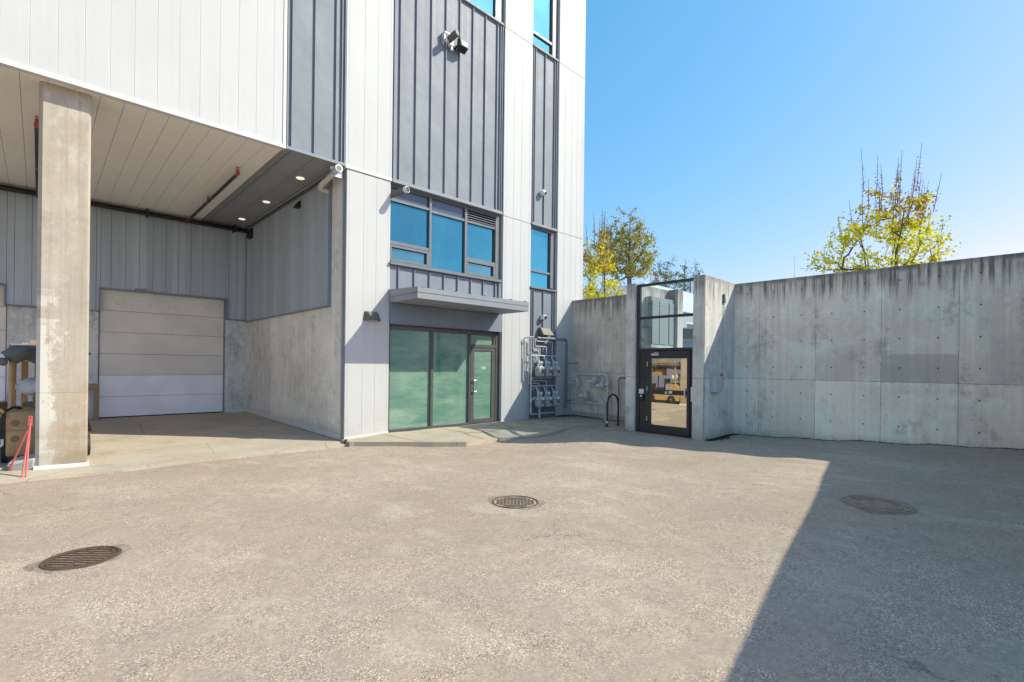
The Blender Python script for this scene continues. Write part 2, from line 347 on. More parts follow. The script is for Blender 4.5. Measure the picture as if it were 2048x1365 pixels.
M['wood'] = plain('raw timber', (.33, .24, .135), .8, var=.2, vs=12)
M['brown'] = plain('brown board', (.11, .065, .035), .7)
M['cabinet'] = plain('grey cabinet paint', (.3, .325, .34), .4, var=.05)
M['switch'] = plain('pale grey box paint', (.5, .51, .51), .45, var=.06)
M['rackblack'] = plain('black rack coating', (.022, .025, .035), .35)
M['farwhite'] = plain('far white cladding', (.75, .76, .77), .5, var=.04, vs=1.)
M['fargrey'] = plain('far grey cladding', (.4, .44, .48), .5, var=.06, vs=1.)
M['bark'] = plain('bark', (.12, .085, .065), .9, var=.3, vs=12)
M['leafy'] = mat_leaf('yellow green leaves', (.5, .55, .025), (.72, .66, .04), (.62, .46, .05), .5)
M['leafbud'] = mat_leaf('reddish buds', (.36, .14, .08), (.45, .22, .09), (.3, .26, .06), .3)
M['leafolive'] = mat_leaf('olive leaves', (.2, .2, .04), (.4, .34, .06), (.32, .24, .07), .4)
M['leafdark'] = mat_leaf('thin green leaves', (.16, .21, .07), (.2, .24, .08), (.22, .2, .08), .3)
M['litter'] = mat_leaf('dead leaves', (.07, .04, .025), (.13, .09, .06), (.22, .19, .16), 0.)
M['weed'] = mat_leaf('weed leaves', (.06, .13, .02), (.1, .18, .03), (.08, .1, .03), .2)
M['dirt'] = plain('wet dirt', (.035, .03, .024), .95, var=.5, vs=20, bump=.5)
M['upper'] = mat_slab('upper yard gravel', (.25, .24, .22), (.32, .31, .29))
M['carpaint'] = plain('silver car paint', (.3, .31, .33), .25, .6, var=.02)
M['carglass'] = plain('dark car glass', (.02, .025, .03), .08)
M['lens'] = plain('lamp lens', (.55, .55, .55), .15)
g0 = G('lit downlight lens'); M['downlight'] = g0.out(g0.bsdf((.8, .78, .72), .5, **{'Emission Color': (1., .9, .72, 1.), 'Emission Strength': .3}))

# ------------------------------------------------------------------ mesh helpers
class MB:
    def __init__(s): s.v = []; s.f = []; s.fm = []
    def add(s, vs, fs, m=0):
        o = len(s.v); s.v += [tuple(v) for v in vs]; s.f += [tuple(i+o for i in f) for f in fs]; s.fm += [m]*len(fs); return s
    def box(s, x0, x1, y0, y1, z0, z1, m=0):
        if x0 > x1: x0, x1 = x1, x0
        if y0 > y1: y0, y1 = y1, y0
        if z0 > z1: z0, z1 = z1, z0
        return s.add([(x0,y0,z0),(x1,y0,z0),(x1,y1,z0),(x0,y1,z0),(x0,y0,z1),(x1,y0,z1),(x1,y1,z1),(x0,y1,z1)],
              [(0,3,2,1),(4,5,6,7),(0,1,5,4),(1,2,6,5),(2,3,7,6),(3,0,4,7)], m)
    def quad(s, a, b, c, d, m=0): return s.add([a,b,c,d], [(0,1,2,3)], m)
    def hexa(s, p, m=0):      # 8 points, bottom ring then top ring
        return s.add(p, [(0,3,2,1),(4,5,6,7),(0,1,5,4),(1,2,6,5),(2,3,7,6),(3,0,4,7)], m)
    def prism(s, poly, z0, z1, m=0):
        n = len(poly)
        zt = z1 if isinstance(z1, (list, tuple)) else [z1]*n
        return s.add([(x,y,z0) for x,y in poly]+[(p[0],p[1],zt[i]) for i,p in enumerate(poly)],
              [tuple(range(n-1,-1,-1)), tuple(range(n,2*n))]+[(i,(i+1)%n,n+(i+1)%n,n+i) for i in range(n)], m)
    def frame(s, d):
        d = Vector(d).normalized(); a = Vector((0,0,1)) if abs(d.z) < .9 else Vector((1,0,0))
        u = d.cross(a).normalized(); return u, d.cross(u).normalized()
    def cyl(s, p0, p1, r0, r1=None, n=12, m=0, caps=True):
        r1 = r0 if r1 is None else r1
        p0, p1 = Vector(p0), Vector(p1); u, w = s.frame(p1-p0)
        vs = [p0+(u*math.cos(2*PI*i/n)+w*math.sin(2*PI*i/n))*r0 for i in range(n)]+[p1+(u*math.cos(2*PI*i/n)+w*math.sin(2*PI*i/n))*r1 for i in range(n)]
        fs = [(i,(i+1)%n,n+(i+1)%n,n+i) for i in range(n)]
        if caps: fs += [tuple(range(n-1,-1,-1)), tuple(range(n,2*n))]
        return s.add(vs, fs, m)
    def tube(s, pts, r, n=10, m=0, rad=0., caps=True):
        """round bar along a polyline; rad = bend radius at the corners; r may be a list"""
        P = [Vector(p) for p in pts]
        if rad:
            Q = [P[0]]
            for i in range(1, len(P)-1):
                a, b, c = P[i-1], P[i], P[i+1]
                d1, d2 = (a-b), (c-b); k = min(rad, d1.length*.49, d2.length*.49)
                s1, s2 = b+d1.normalized()*k, b+d2.normalized()*k
                for t in (0, .25, .5, .75, 1):
                    Q.append(s1*(1-t)**2+b*2*t*(1-t)+s2*t*t)
            Q.append(P[-1]); P = Q
        rs = r if isinstance(r, list) else [r]*len(P)
        T = []
        for i in range(len(P)):
            d = (P[min(i+1,len(P)-1)]-P[max(i-1,0)]); T.append(d.normalized() if d.length > 1e-9 else Vector((0,0,1)))
        u, w = s.frame(T[0]); vs = []
        for i, p in enumerate(P):
            u = (u-T[i]*u.dot(T[i])); u = u.normalized() if u.length > 1e-6 else s.frame(T[i])[0]
            w = T[i].cross(u)
            vs += [p+(u*math.cos(2*PI*k/n)+w*math.sin(2*PI*k/n))*rs[i] for k in range(n)]
        fs = [(i*n+k, i*n+(k+1)%n, (i+1)*n+(k+1)%n, (i+1)*n+k) for i in range(len(P)-1) for k in range(n)]
        if caps: fs += [tuple(range(n-1,-1,-1)), tuple((len(P)-1)*n+k for k in range(n))]
        return s.add(vs, fs, m)
    def lathe(s, prof, c=(0,0,0), axis=(0,0,1), n=24, m=0):
        """profile of (radius, height) along axis from c"""
        c = Vector(c); ax = Vector(axis).normalized(); u, w = s.frame(ax); vs = []
        for r, h in prof: vs += [c+ax*h+(u*math.cos(2*PI*k/n)+w*math.sin(2*PI*k/n))*max(r,1e-4) for k in range(n)]
        fs = [(i*n+k, i*n+(k+1)%n, (i+1)*n+(k+1)%n, (i+1)*n+k) for i in range(len(prof)-1) for k in range(n)]
        fs += [tuple(range(n-1,-1,-1)), tuple((len(prof)-1)*n+k for k in range(n))]
        return s.add(vs, fs, m)
    def build(s, name, mats, parent=None, smooth=False, bevel=0., seg=2, off=None):
        if not isinstance(mats, (list, tuple)): mats = [mats]
        me = bpy.data.meshes.new(name)
        if off is None:
            off = Vector((0,0,0)); r = parent
            while r is not None: off += r.location; r = r.parent
        me.from_pydata([tuple(Vector(v)-Vector(off)) for v in s.v], [], s.f)
        for m in mats: me.materials.append(M[m] if isinstance(m, str) else m)
        me.polygons.foreach_set('material_index', s.fm)
        bm = bmesh.new(); bm.from_mesh(me); bmesh.ops.recalc_face_normals(bm, faces=bm.faces); bm.to_mesh(me); bm.free()
        if smooth:
            me.polygons.foreach_set('use_smooth', [True]*len(me.polygons))
            if smooth != 'all':
                me.set_sharp_from_angle(angle=R_(38))
        o = bpy.data.objects.new(name, me); COL.objects.link(o)
        if parent is not None: o.parent = parent
        if bevel:
            b = o.modifiers.new('Bevel', 'BEVEL'); b.width = bevel; b.segments = seg; b.limit_method = 'ANGLE'; b.angle_limit = R_(40)
        return o

def tag(o, label=None, cat=None, group=None, kind=None):
    if label: o['label'] = label
    if cat: o['category'] = cat
    if group: o['group'] = group
    if kind: o['kind'] = kind
    return o
def thing(name, label, cat, loc=(0,0,0), group=None):
    o = bpy.data.objects.new(name, None); COL.objects.link(o); o.location = loc; o.empty_display_size = .2
    return tag(o, label, cat, group)
def copy_tree(o, parent=None):
    c = o.copy(); COL.objects.link(c); c.parent = parent
    for ch in [x for x in o.children]: copy_tree(ch, c)
    return c

# ------------------------------------------------------------------ camera, light
fa = math.atan2(1036, 990); FW = Vector((math.cos(fa), math.sin(fa), 0)); RT = Vector((math.sin(fa), -math.cos(fa), 0)); UP = Vector((0,0,1))
roll = .0115
cam = bpy.data.cameras.new('camera'); co = bpy.data.objects.new('camera', cam); COL.objects.link(co); SC.camera = co
X = RT*math.cos(roll)+UP*math.sin(roll); Y = UP*math.cos(roll)-RT*math.sin(roll); Z = -FW
co.matrix_world = Matrix(((X.x,Y.x,Z.x,0),(X.y,Y.y,Z.y,0),(X.z,Y.z,Z.z,1.65),(0,0,0,1)))
cam.lens = 990/2048*36; cam.sensor_width = 36; cam.shift_y = 50.5/2048; cam.clip_end = 3000; cam.clip_start = .05

SUN = Vector((.81, -.84, 1.0)).normalized()
elev = math.asin(SUN.z); az = math.atan2(SUN.x, SUN.y)
w = bpy.data.worlds.new('World'); SC.world = w; w.use_nodes = True
nt = w.node_tree; nt.nodes.clear()
sky = nt.nodes.new('ShaderNodeTexSky'); sky.sky_type = 'NISHITA'; sky.sun_disc = False
sky.sun_elevation = elev; sky.sun_rotation = az; sky.air_density = 1.0; sky.dust_density = .9; sky.ozone_density = 6.; sky.altitude = 0
bg = nt.nodes.new('ShaderNodeBackground'); bg.inputs[1].default_value = .15
wo = nt.nodes.new('ShaderNodeOutputWorld'); 
def wn_(typ, **kw):
    x = nt.nodes.new(typ)
    for k, v in kw.items(): setattr(x, k, v)
    return x
def wm_(op, a, b):
    x = wn_('ShaderNodeMath', operation=op)
    for i, v in enumerate((a, b)):
        if isinstance(v, bpy.types.NodeSocket): nt.links.new(v, x.inputs[i])
        else: x.inputs[i].default_value = v
    return x.outputs[0]
# deep clear spring blue: a little more saturated and flatter than the plain model
sp = wn_('ShaderNodeSeparateColor'); nt.links.new(sky.outputs[0], sp.inputs[0]); cb = wn_('ShaderNodeCombineColor')
r_ = wm_('MULTIPLY', sp.outputs[0], .15); g_ = wm_('MULTIPLY', sp.outputs[1], .15); b_ = wm_('MULTIPLY', sp.outputs[2], .15)
glow = wm_('MULTIPLY', wm_('MAXIMUM', wm_('SUBTRACT', g_, 1.), 0.), .9)     # white aureole round the sun
r2 = wm_('ADD', wm_('MULTIPLY', r_, .34), wm_('MULTIPLY', wm_('POWER', r_, 2.), .9))
g_ = wm_('MULTIPLY', wm_('POWER', g_, .6), .43); b_ = wm_('MULTIPLY', wm_('POWER', b_, .6), .505)
r_ = wm_('ADD', wm_('MINIMUM', r2, wm_('MULTIPLY', g_, .98)), glow); g_ = wm_('ADD', g_, glow); b_ = wm_('ADD', b_, wm_('MULTIPLY', glow, .9))
for i, v in enumerate((r_, g_, b_)): nt.links.new(wm_('DIVIDE', v, .15), cb.inputs[i])
nt.links.new(cb.outputs[0], bg.inputs[0]); nt.links.new(bg.outputs[0], wo.inputs[0])
sl = bpy.data.lights.new('sun', 'SUN'); sl.energy = 2.0; sl.angle = R_(.5); sl.color = (1., .985, .80)
so = bpy.data.objects.new('sun', sl); COL.objects.link(so); so.rotation_euler = SUN.to_track_quat('Z', 'Y').to_euler(); so.location = (20, -20, 30)
SC.view_settings.view_transform = 'Standard'; SC.view_settings.look = 'None'; SC.view_settings.exposure = 1.42; SC.view_settings.gamma = 1
SC.view_settings.use_curve_mapping = False
SC.cycles.max_bounces = 8; SC.cycles.diffuse_bounces = 5; SC.cycles.glossy_bounces = 4; SC.cycles.transparent_max_bounces = 12

# ------------------------------------------------------------------ ground
CP = np.array([(-.4,10.2,-.11),(.6,10.2,-.13),(2.5,10.2,-.11),(4.8,10.1,-.12),(6.9,8.55,-.14),(8.3,8.9,-.19),(9.3,8.55,-.16),(11.2,8.6,-.03),
 (9.7,6.4,-.14),(8.2,8.2,-.19),(9.6,5,-.07),(9.75,3.9,-.015),(9.9,2.4,.06),(11.2,7.3,-.02),(11.3,6.2,-.02),(11.3,5.3,-.05),(13,5.28,-.03),(13,4.63,-.016),
 (13,3.4,.042),(13,2.18,.119),(13,.95,.188),(13,.06,.235),(13,-1,.27),(11.3,5.8,-.03),(4.25,4.35,-.02),(.28,5.7,-.06),(7.1,1.2,.09),(2.6,1.05,.03),(0,0,.03),(-5,5,-.05),
 (5,-3,.12),(9,-2,.2),(-5,-5,.05),(-10,10,-.08),(2,8,-.08),(5,7,-.1),(7,5.5,-.08),(14,8,.0),(11,1.5,.13),(-25,-25,0),(25,-25,.2),(-25,12,-.05),(6,-25,.05)])
def ground_z(x, y):
    d2 = (CP[:,0]-x)**2+(CP[:,1]-y)**2+.05
    wt = d2**-1.6
    return float((wt*CP[:,2]).sum()/wt.sum())
def axis_pts(a, b, step, far):
    L = list(np.arange(a, b+1e-6, step)); lo = []; d = step
    x = a
    while x > far[0]: d *= 1.5; x -= d; lo.append(x)
    hi = []; d = step; x = b
    while x < far[1]: d *= 1.5; x += d; hi.append(x)
    return lo[::-1]+L+hi
xs = [x for x in axis_pts(-6, 13.2, .3, (-400, 13.0))]; xs = [x for x in xs if x < 13.15]; xs += [13.1]
xs = sorted(set(round(x,3) for x in xs))
ys = sorted(set(round(y,3) for y in axis_pts(-4, 10.3, .3, (-400, 10.3)) if y < 10.5)) + [10.8, 11.4]
mb = MB()
def gz(x, y): return ground_z(x, y) if y < 10.7 else ground_z(x, 10.4)-.12
for y in ys:
    for x in xs: mb.v.append((x, y, gz(x, y)))
nx = len(xs)
for j in range(len(ys)-1):
    for i in range(nx-1): mb.f.append((j*nx+i, j*nx+i+1, (j+1)*nx+i+1, (j+1)*nx+i)); mb.fm.append(0)
o = mb.build('ground', 'asphalt', smooth='all'); tag(o, kind='structure')
# asphalt sheet continues far out to the left of the building
mb = MB(); mb.box(-400, -24, 11.4, 300, -1.0, -.12); tag(mb.build('road', 'asphalt'), kind='structure')

# bay floor slab (concrete apron)
mb = MB()
def slab_z(x, y):
    t = min(1, max(0, (y-10.25)/7.9)); f = ground_z(min(x, 4.7), 10.2)+.02
    return f*(1-t)+.035*t
ax = [-24, -12, -6, -4, -2]+[i*.5 for i in range(-2, 11)]; ax = [a for a in ax if a < 5.0]+[5.015]
ay = [10.27, 10.7, 11.2, 12, 13, 14, 15, 16, 17, 18.4]
edge = {}
for y in ay:
    for x in ax:
        yy = y
        if y == 10.27: yy = 10.23+.02*math.sin(x*5)+.012*math.sin(x*17)
        mb.v.append((x, yy, slab_z(x, y)))
n = len(ax)
for j in range(len(ay)-1):
    for i in range(n-1): mb.f.append((j*n+i, j*n+i+1, (j+1)*n+i+1, (j+1)*n+i)); mb.fm.append(0)
for i in range(n-1):   # front lip
    a, b = mb.v[i], mb.v[i+1]; mb.quad((a[0],a[1],a[2]-.3),(b[0],b[1],b[2]-.3),b,a)
tag(mb.build('bay_floor', 'apron', smooth=True), kind='structure')

# raised concrete landing at the entrance (fine sheet inside a polygon, with a kerb face)
LP = [(4.93,10.7),(4.86,10.13),(4.95,10.09),(5.6,9.56),(6.25,9.03),(6.85,8.6),(6.97,8.62),(7.6,8.83),(8.28,9.05),(8.75,8.86),(9.14,8.65),(9.8,8.69),(10.5,8.73),(11.08,8.75),(11.14,8.1),(11.18,7.40),(12.99,7.40),(12.99,10.75)]
LZ = [-.05,-.03,-.03,-.03,-.035,-.04,-.05,-.09,-.14,-.135,-.12,-.08,-.04,-.012,-.01,.0,.03,.04]
LC = np.array([(p[0],p[1],z) for p,z in zip(LP,LZ)]+[(5.05,10.7,-.055),(6.1,10.7,.005),(7.5,10.7,.01),(9,10.7,.015),(9.8,10.7,.025),(11,10.7,.04),(12,10.7,.04),(7.57,8.9,-.05),(7.7,9.85,0.),(9,9.8,-.01),(11.4,8.1,0),(11.95,8.1,0)])
def land_z(x, y):
    d2 = (LC[:,0]-x)**2+(LC[:,1]-y)**2+.02; wt = d2**-1.5
    return float((wt*LC[:,2]).sum()/wt.sum())+.004
bm = bmesh.new()
f = bm.faces.new([bm.verts.new((p[0],p[1],0)) for p in LP])
bmesh.ops.triangulate(bm, faces=bm.faces[:])
for it in range(5):
    es = [e for e in bm.edges if e.calc_length() > .45]
    if not es: break
    bmesh.ops.subdivide_edges(bm, edges=es, cuts=1, use_grid_fill=False)
    bmesh.ops.triangulate(bm, faces=bm.faces[:])
for v in bm.verts: v.co.z = land_z(v.co.x, v.co.y)
ext = bmesh.ops.extrude_edge_only(bm, edges=[e for e in bm.edges if e.is_boundary])
for g_ in ext['geom']:
    if isinstance(g_, bmesh.types.BMVert): g_.co.z -= .35
bmesh.ops.recalc_face_normals(bm, faces=bm.faces)
me = bpy.data.meshes.new('landing'); bm.to_mesh(me); bm.free(); me.materials.append(M['landing'])
o = bpy.data.objects.new('landing', me); COL.objects.link(o); tag(o, kind='structure')
# tooled joints in the landing are narrow dark strips of the slab itself
mb = MB()
for a, b in (((7.62,10.66),(7.57,8.84)), ((9.72,10.66),(8.9,9.0)), ((5.9,10.6),(6.1,9.2)), ((9.9,10.62),(11.05,8.8)), ((7.6,9.6),(11.2,9.75))):
    N = 14; L = Vector(b)-Vector(a); s = Vector((-L.y, L.x)).normalized()*.007
    for k in range(N):
        p, q = Vector(a)+L*k/N, Vector(a)+L*(k+1)/N
        mb.quad(*[(c.x, c.y, land_z(c.x, c.y)+.004) for c in (p-s, q-s, q+s, p+s)])
tag(mb.build('landing_joints', 'dirt'), kind='structure')

# upper yard behind the retaining walls
mb = MB(); mb.box(13.3, 260, -120, 10.9, .5, 2.12); mb.box(13.6, 260, 10.9, 200, .5, 2.119)
tag(mb.build('upper_yard', 'upper'), kind='structure')

# ------------------------------------------------------------------ the building
YF = 10.7
B = thing('industrial_building', 'tall white and grey metal clad industrial building with an open loading bay and glazed entrance', 'building', (5.02, 10.7, 0))
mb = MB()
mb.box(5.06, 13.50, 10.99, 26, -.3, 16); mb.box(-24, 5.06, 10.80, 26, 6.34, 16); mb.box(-24, 5.3, 18.5, 26, -.3, 6.34)
mb.build('inner_wall', 'fargrey', B)
def wpanels(name, cuts, z0, z1, y=YF, d=.05, back=True, mat='white'):
    m = MB(); g_ = .0028
    for a, b in zip(cuts[:-1], cuts[1:]): m.box(a+g_, b-g_, y, y+d, z0, z1)
    if back: m.box(cuts[0]+.01, cuts[-1]-.01, y+.0045, y+.28, z0+.004, z1-.004, 1)
    return m.build(name, [mat, 'trimwhite'], B, bevel=.003, seg=1)
# wall over the loading bay
wpanels('wall_panel', [-16.0+.3235*i for i in range(61)]+[3.595], 6.19, 16)
mb = MB(); mb.box(3.600, 3.662, 10.688, 10.8, 6.185, 16); mb.build('corner_trim', 'trimwhite', B)
mb = MB(); mb.box(-16, 3.662, 10.672, 10.80, 6.105, 6.186); mb.box(-16, 3.662, 10.665, 10.7, 6.098, 6.112)
mb.build('drip_flashing', 'trimwhite', B, bevel=.003, seg=1)
# pier beside the bay
P1 = [5.0, 5.06, 5.414, 5.736, 6.045, 6.11]
wpanels('wall_panel', P1, -.02, 6.075); wpanels('wall_panel', [4.955, 5.02, 5.40, 5.736, 6.07, 6.135], 6.16, 16)
mb = MB(); mb.box(4.95, 6.14, 10.675, 10.9, 6.082, 6.155); mb.build('ledge_flashing', 'trimwhite', B, bevel=.003, seg=1)
mb = MB(); mb.hexa([(4.995,10.685,-.075),(6.115,10.685,-.012),(6.115,10.76,-.012),(4.995,10.76,-.075),(4.995,10.69,.0),(6.115,10.69,.045),(6.115,10.76,.045),(4.995,10.76,.0)])
mb.build('base_flashing', 'trimwhite', B, bevel=.003, seg=1)
mb = MB(); mb.box(4.992, 5.0, 10.705, 10.868, -.06, 6.1); mb.build('corner_trim', 'trimgrey', B)
# grey standing-seam panels
def seam(name, u0, u1, z0, z1, ribs, y=YF+.03, d=.045, mat='seamgrey'):
    m = MB(); m.box(u0, u1, y, y+.06, z0, z1)
    for r in ribs: m.box(r-.011, r+.011, y-d, y+.01, z0+.004, z1-.004)
    return m.build(name, mat, B, bevel=.002, seg=1)
seam('seam_panel', 3.665, 4.95, 6.17, 16, [3.685, 3.775, 4.25, 4.72, 4.855, 4.93])
mb = MB(); mb.box(3.664, 4.955, 10.665, 10.80, 6.105, 6.168); mb.build('drip_flashing', 'trimgrey', B, bevel=.003, seg=1)
RM = [6.33+.4535*i for i in range(8)]
seam('seam_panel', 6.137, 9.80, 6.16, 11.56, [6.17]+RM+[9.625, 9.70, 9.785])
mb = MB(); mb.box(6.137, 9.735, 10.655, 10.90, 6.075, 6.155); mb.box(6.137, 9.735, 10.645, 10.68, 6.066, 6.085); mb.build('drip_flashing', 'trimgrey', B, bevel=.003, seg=1)
mb = MB(); mb.box(6.137, 9.72, 10.655, 10.90, 11.565, 11.625); mb.build('window_sill', 'trimgrey', B, bevel=.003, seg=1)
RN = [11.10, 11.545, 12.0, 12.10, 12.185]
seam('seam_panel', 10.985, 12.215, 6.13, 11.56, [11.02]+RN)
mb = MB(); mb.box(10.985, 12.16, 10.66, 10.90, 6.05, 6.125); mb.build('drip_flashing', 'trimgrey', B, bevel=.003, seg=1)
mb = MB(); mb.box(10.985, 12.14, 10.655, 10.90, 11.565, 11.62); mb.build('window_sill', 'trimgrey', B, bevel=.003, seg=1)
seam('seam_panel', 6.112, 9.80, 3.1, 4.07, [6.345+.4535*i for i in range(8)]+[9.655])
mb = MB(); mb.box(6.075, 9.735, 10.635, 10.95, 4.078, 4.125); mb.box(6.11, 9.735, 10.66, 10.95, 4.126, 4.165); mb.build('window_sill', 'frame', B, bevel=.004, seg=1)
seam('seam_panel', 10.985, 12.215, .02, 4.07, [11.03, 11.12, 11.565, 12.02, 12.125])
mb = MB(); mb.box(10.96, 12.19, 10.65, 10.95, 4.078, 4.135); mb.build('window_sill', 'frame', B, bevel=.004, seg=1)
# second and third white piers, three storeys each
P2 = [9.805, 9.91, 10.205, 10.525, 10.88, 10.975]; P3 = [12.222, 12.54, 12.88, 13.17, 13.42, 13.535]
for P in (P2, P3):
    wpanels('wall_panel', P, .075, 6.058); wpanels('wall_panel', P, 6.07, 11.585); wpanels('wall_panel', P, 11.597, 16)
    m_ = MB(); m_.box(P[0]-.004, P[-1]+.004, 10.69, 10.76, .0, .072); m_.build('base_flashing', 'trimwhite', B, bevel=.003, seg=1)
mb = MB(); mb.box(13.535, 13.56, 10.70, 26, .0, 16); mb.build('end_wall', 'whiteY', B)

def window(name, u0, u1, z0, z1, bars_v=(), bars_h=(), panes=(), sashes=(), y=10.86):
    """frame with mullions and transoms; panes are rectangles of glass, each a sub-part"""
    m = MB(); w_ = .055; d0, d1 = y-.045, y+.05
    m.box(u0, u0+w_, d0, d1, z0, z1); m.box(u1-w_, u1, d0, d1, z0, z1)
    m.box(u0+w_, u1-w_, d0, d1, z0, z0+w_*.6); m.box(u0+w_, u1-w_, d0, d1, z1-w_, z1)
    for a, b, c, e in bars_v: m.box(a, b, d0-.015, d1, c, e)
    for a, b, c, e in bars_h: m.box(a, b, d0-.004, d1, c, e)
    wn = m.build(name, 'frame', B, bevel=.003, seg=1)
    for a, b, c, e in panes:
        p = MB(); p.box(a, b, y+.005, y+.03, c, e); p.build('pane', 'glass', wn)
    for a, b, c, e in sashes:
        p = MB(); p.box(a, b, y+.005, y+.03, c, e); p.build('pane', 'glassgrey', wn)
    return wn
wn = window('window', 6.112, 9.80, 4.167, 6.07,
  [(7.299,7.367,4.2,6.02),(8.467,8.547,4.2,6.02),(9.60,9.80,4.2,6.02)],
  [(6.167,7.299,5.665,5.735),(7.367,8.467,5.63,5.70),(8.547,9.60,5.63,5.69),(6.167,7.299,4.61,4.69),(8.547,9.60,4.585,4.665)],
  [(6.15,7.30,4.69,5.665),(7.36,8.47,4.2,5.63),(8.54,9.517,4.665,5.63)], [(6.2,7.23,4.25,4.535),(8.593,9.53,4.25,4.535)])
for a, b in ((6.168,7.298),(8.548,9.598)):   # opening sashes below
    m = MB(); m.box(a, b, 10.80, 10.86, 4.535, 4.60); m.box(a, b, 10.80, 10.86, 4.20, 4.25); m.box(a, a+.045, 10.80, 10.86, 4.25, 4.535); m.box(b-.07, b, 10.80, 10.86, 4.25, 4.535); m.build('sash', 'frame', wn, bevel=.004, seg=1)
m = MB()   # spandrel infill above and louvre at right
m.box(6.167, 7.299, 10.868, 10.89, 5.735, 6.02); m.box(7.367, 8.467, 10.868, 10.89, 5.70, 6.02); m.build('spandrel_panel', 'spandrel', wn)
m = MB()
for k in range(5):
    z = 5.71+.066*k; m.hexa([(8.547,10.80,z),(9.60,10.80,z),(9.60,10.87,z+.045),(8.547,10.87,z+.045),(8.547,10.80,z+.014),(9.60,10.80,z+.014),(9.60,10.87,z+.059),(8.547,10.87,z+.059)])
m.box(8.547, 9.60, 10.875, 10.89, 5.69, 6.02, 1); m.build('louvre', ['frame', 'black'], wn)
window('window', 10.978, 12.215, 4.14, 6.045, [(12.0,12.215,4.2,6.0)], [(11.033,12.0,4.63,4.70)], [(11.02,11.915,4.70,5.99),(11.02,11.915,4.18,4.63)])
window('window', 6.137, 9.80, 11.63, 15.5, [(7.3,7.37,11.67,15.4),(8.47,8.55,11.67,15.4),(9.5,9.80,11.67,15.4)], [(6.2,9.5,14.0,14.08)], [(6.18,7.3,11.66,14.0),(7.37,8.47,11.66,14.0),(8.55,9.50,11.66,14.0),(6.18,9.5,14.08,15.4)])
window('window', 10.978, 12.215, 11.625, 15.5, [(11.98,12.215,11.66,15.4)], [(11.033,11.98,12.09,12.17)], [(11.02,11.88,12.17,15.4),(11.02,11.88,11.66,12.09)])
# fascia over the entrance
mb = MB(); mb.box(6.112, 9.757, 10.655, 10.95, 2.665, 3.148); mb.box(6.112, 9.76, 10.645, 10.7, 2.640, 2.664); mb.build('entrance_fascia', 'fascia', B, bevel=.004, seg=1)
# entrance canopy
cn = MB(); cn.hexa([(6.10,9.47,3.19),(9.63,9.47,3.19),(9.63,10.7,3.19),(6.10,10.7,3.19),(6.10,9.47,3.395),(9.63,9.47,3.395),(9.63,10.7,3.46),(6.10,10.7,3.46)])
canopy = cn.build('canopy', 'trimgrey', B, bevel=.004, seg=1)
m = MB(); m.box(6.092, 9.638, 9.455, 9.475, 3.15, 3.278); m.box(6.088, 9.642, 9.448, 9.475, 3.288, 3.40)
m.box(6.085, 6.10, 9.475, 10.7, 3.15, 3.278); m.hexa([(6.081,9.475,3.288),(6.10,9.475,3.288),(6.10,10.7,3.288),(6.081,10.7,3.288),(6.081,9.475,3.405),(6.10,9.475,3.405),(6.10,10.7,3.47),(6.081,10.7,3.47)])
m.box(9.63, 9.645, 9.475, 10.7, 3.15, 3.278); m.hexa([(9.63,9.475,3.288),(9.649,9.475,3.288),(9.649,10.7,3.288),(9.63,10.7,3.288),(9.63,9.475,3.405),(9.649,9.475,3.405),(9.649,10.7,3.47),(9.63,10.7,3.47)])
m.build('canopy_fascia', 'trimgrey', canopy, bevel=.002, seg=1)
m = MB()
for k in range(11): m.box(6.1, 9.63, 9.476+.1113*k+.003, 9.476+.1113*(k+1)-.003, 3.158, 3.188)
m.build('canopy_soffit', 'trimgrey', canopy)
for u in (6.33, 6.79, 7.235, 7.685, 8.145, 8.6, 9.06, 9.605):
    m = MB(); m.hexa([(u-.013,9.5,3.395),(u+.013,9.5,3.395),(u+.013,10.7,3.46),(u-.013,10.7,3.46),(u-.013,9.5,3.433),(u+.013,9.5,3.433),(u+.013,10.7,3.498),(u-.013,10.7,3.498)]); m.build('canopy_rib', 'trimgrey', canopy)
# shopfront
m = MB(); y0, y1 = 10.80, 10.93
m.box(6.112, 6.20, y0, y1, .0, 2.638); m.box(7.392, 7.476, y0, y1, .065, 2.53); m.box(8.665, 8.72, y0, y1, .065, 2.53)
m.box(6.2, 9.72, y0, y1, 2.53, 2.638); m.box(6.2, 8.72, y0, y1, -.02, .065); m.box(9.66, 9.805, y0, y1, .0, 2.638); m.box(8.72, 9.66, y0, y1, 2.17, 2.256)
sf = m.build('shopfront', 'doorframe', B, bevel=.004, seg=1)
for a, b, c, e in ((6.2,7.392,.065,2.53),(7.476,8.665,.065,2.53),(8.72,9.585,2.256,2.53)):
    p = MB(); p.box(a, b, 10.865, 10.885, c, e); p.build('pane', 'glassgreen', sf)
m = MB(); m.box(9.585, 9.66, 10.82, 10.92, 2.256, 2.53); m.build('mullion', 'doorframe', sf)
m = MB(); m.box(8.735, 8.862, 10.81, 10.87, .015, 2.165); m.box(9.512, 9.65, 10.81, 10.87, .015, 2.165); m.box(8.862, 9.512, 10.81, 10.87, 2.073, 2.165); m.box(8.862, 9.512, 10.81, 10.87, .015, .15)
dr = m.build('entrance_door', 'doorframe', B, bevel=.004, seg=1)
m = MB(); m.box(8.862, 9.512, 10.835, 10.85, .15, 2.073); m.build('pane', 'glassgreen', dr)
m = MB(); m.tube([(8.80,10.81,1.24),(8.80,10.75,1.24),(8.91,10.75,1.24),(8.91,10.75,.93),(8.80,10.75,.93),(8.80,10.81,.93)], .014, 10, rad=.02); m.build('handle', 'steel', dr, smooth=True)
m = MB(); m.cyl((8.80,10.812,1.08),(8.80,10.795,1.08), .022, n=14); m.build('lock', 'steel', dr, smooth=True)
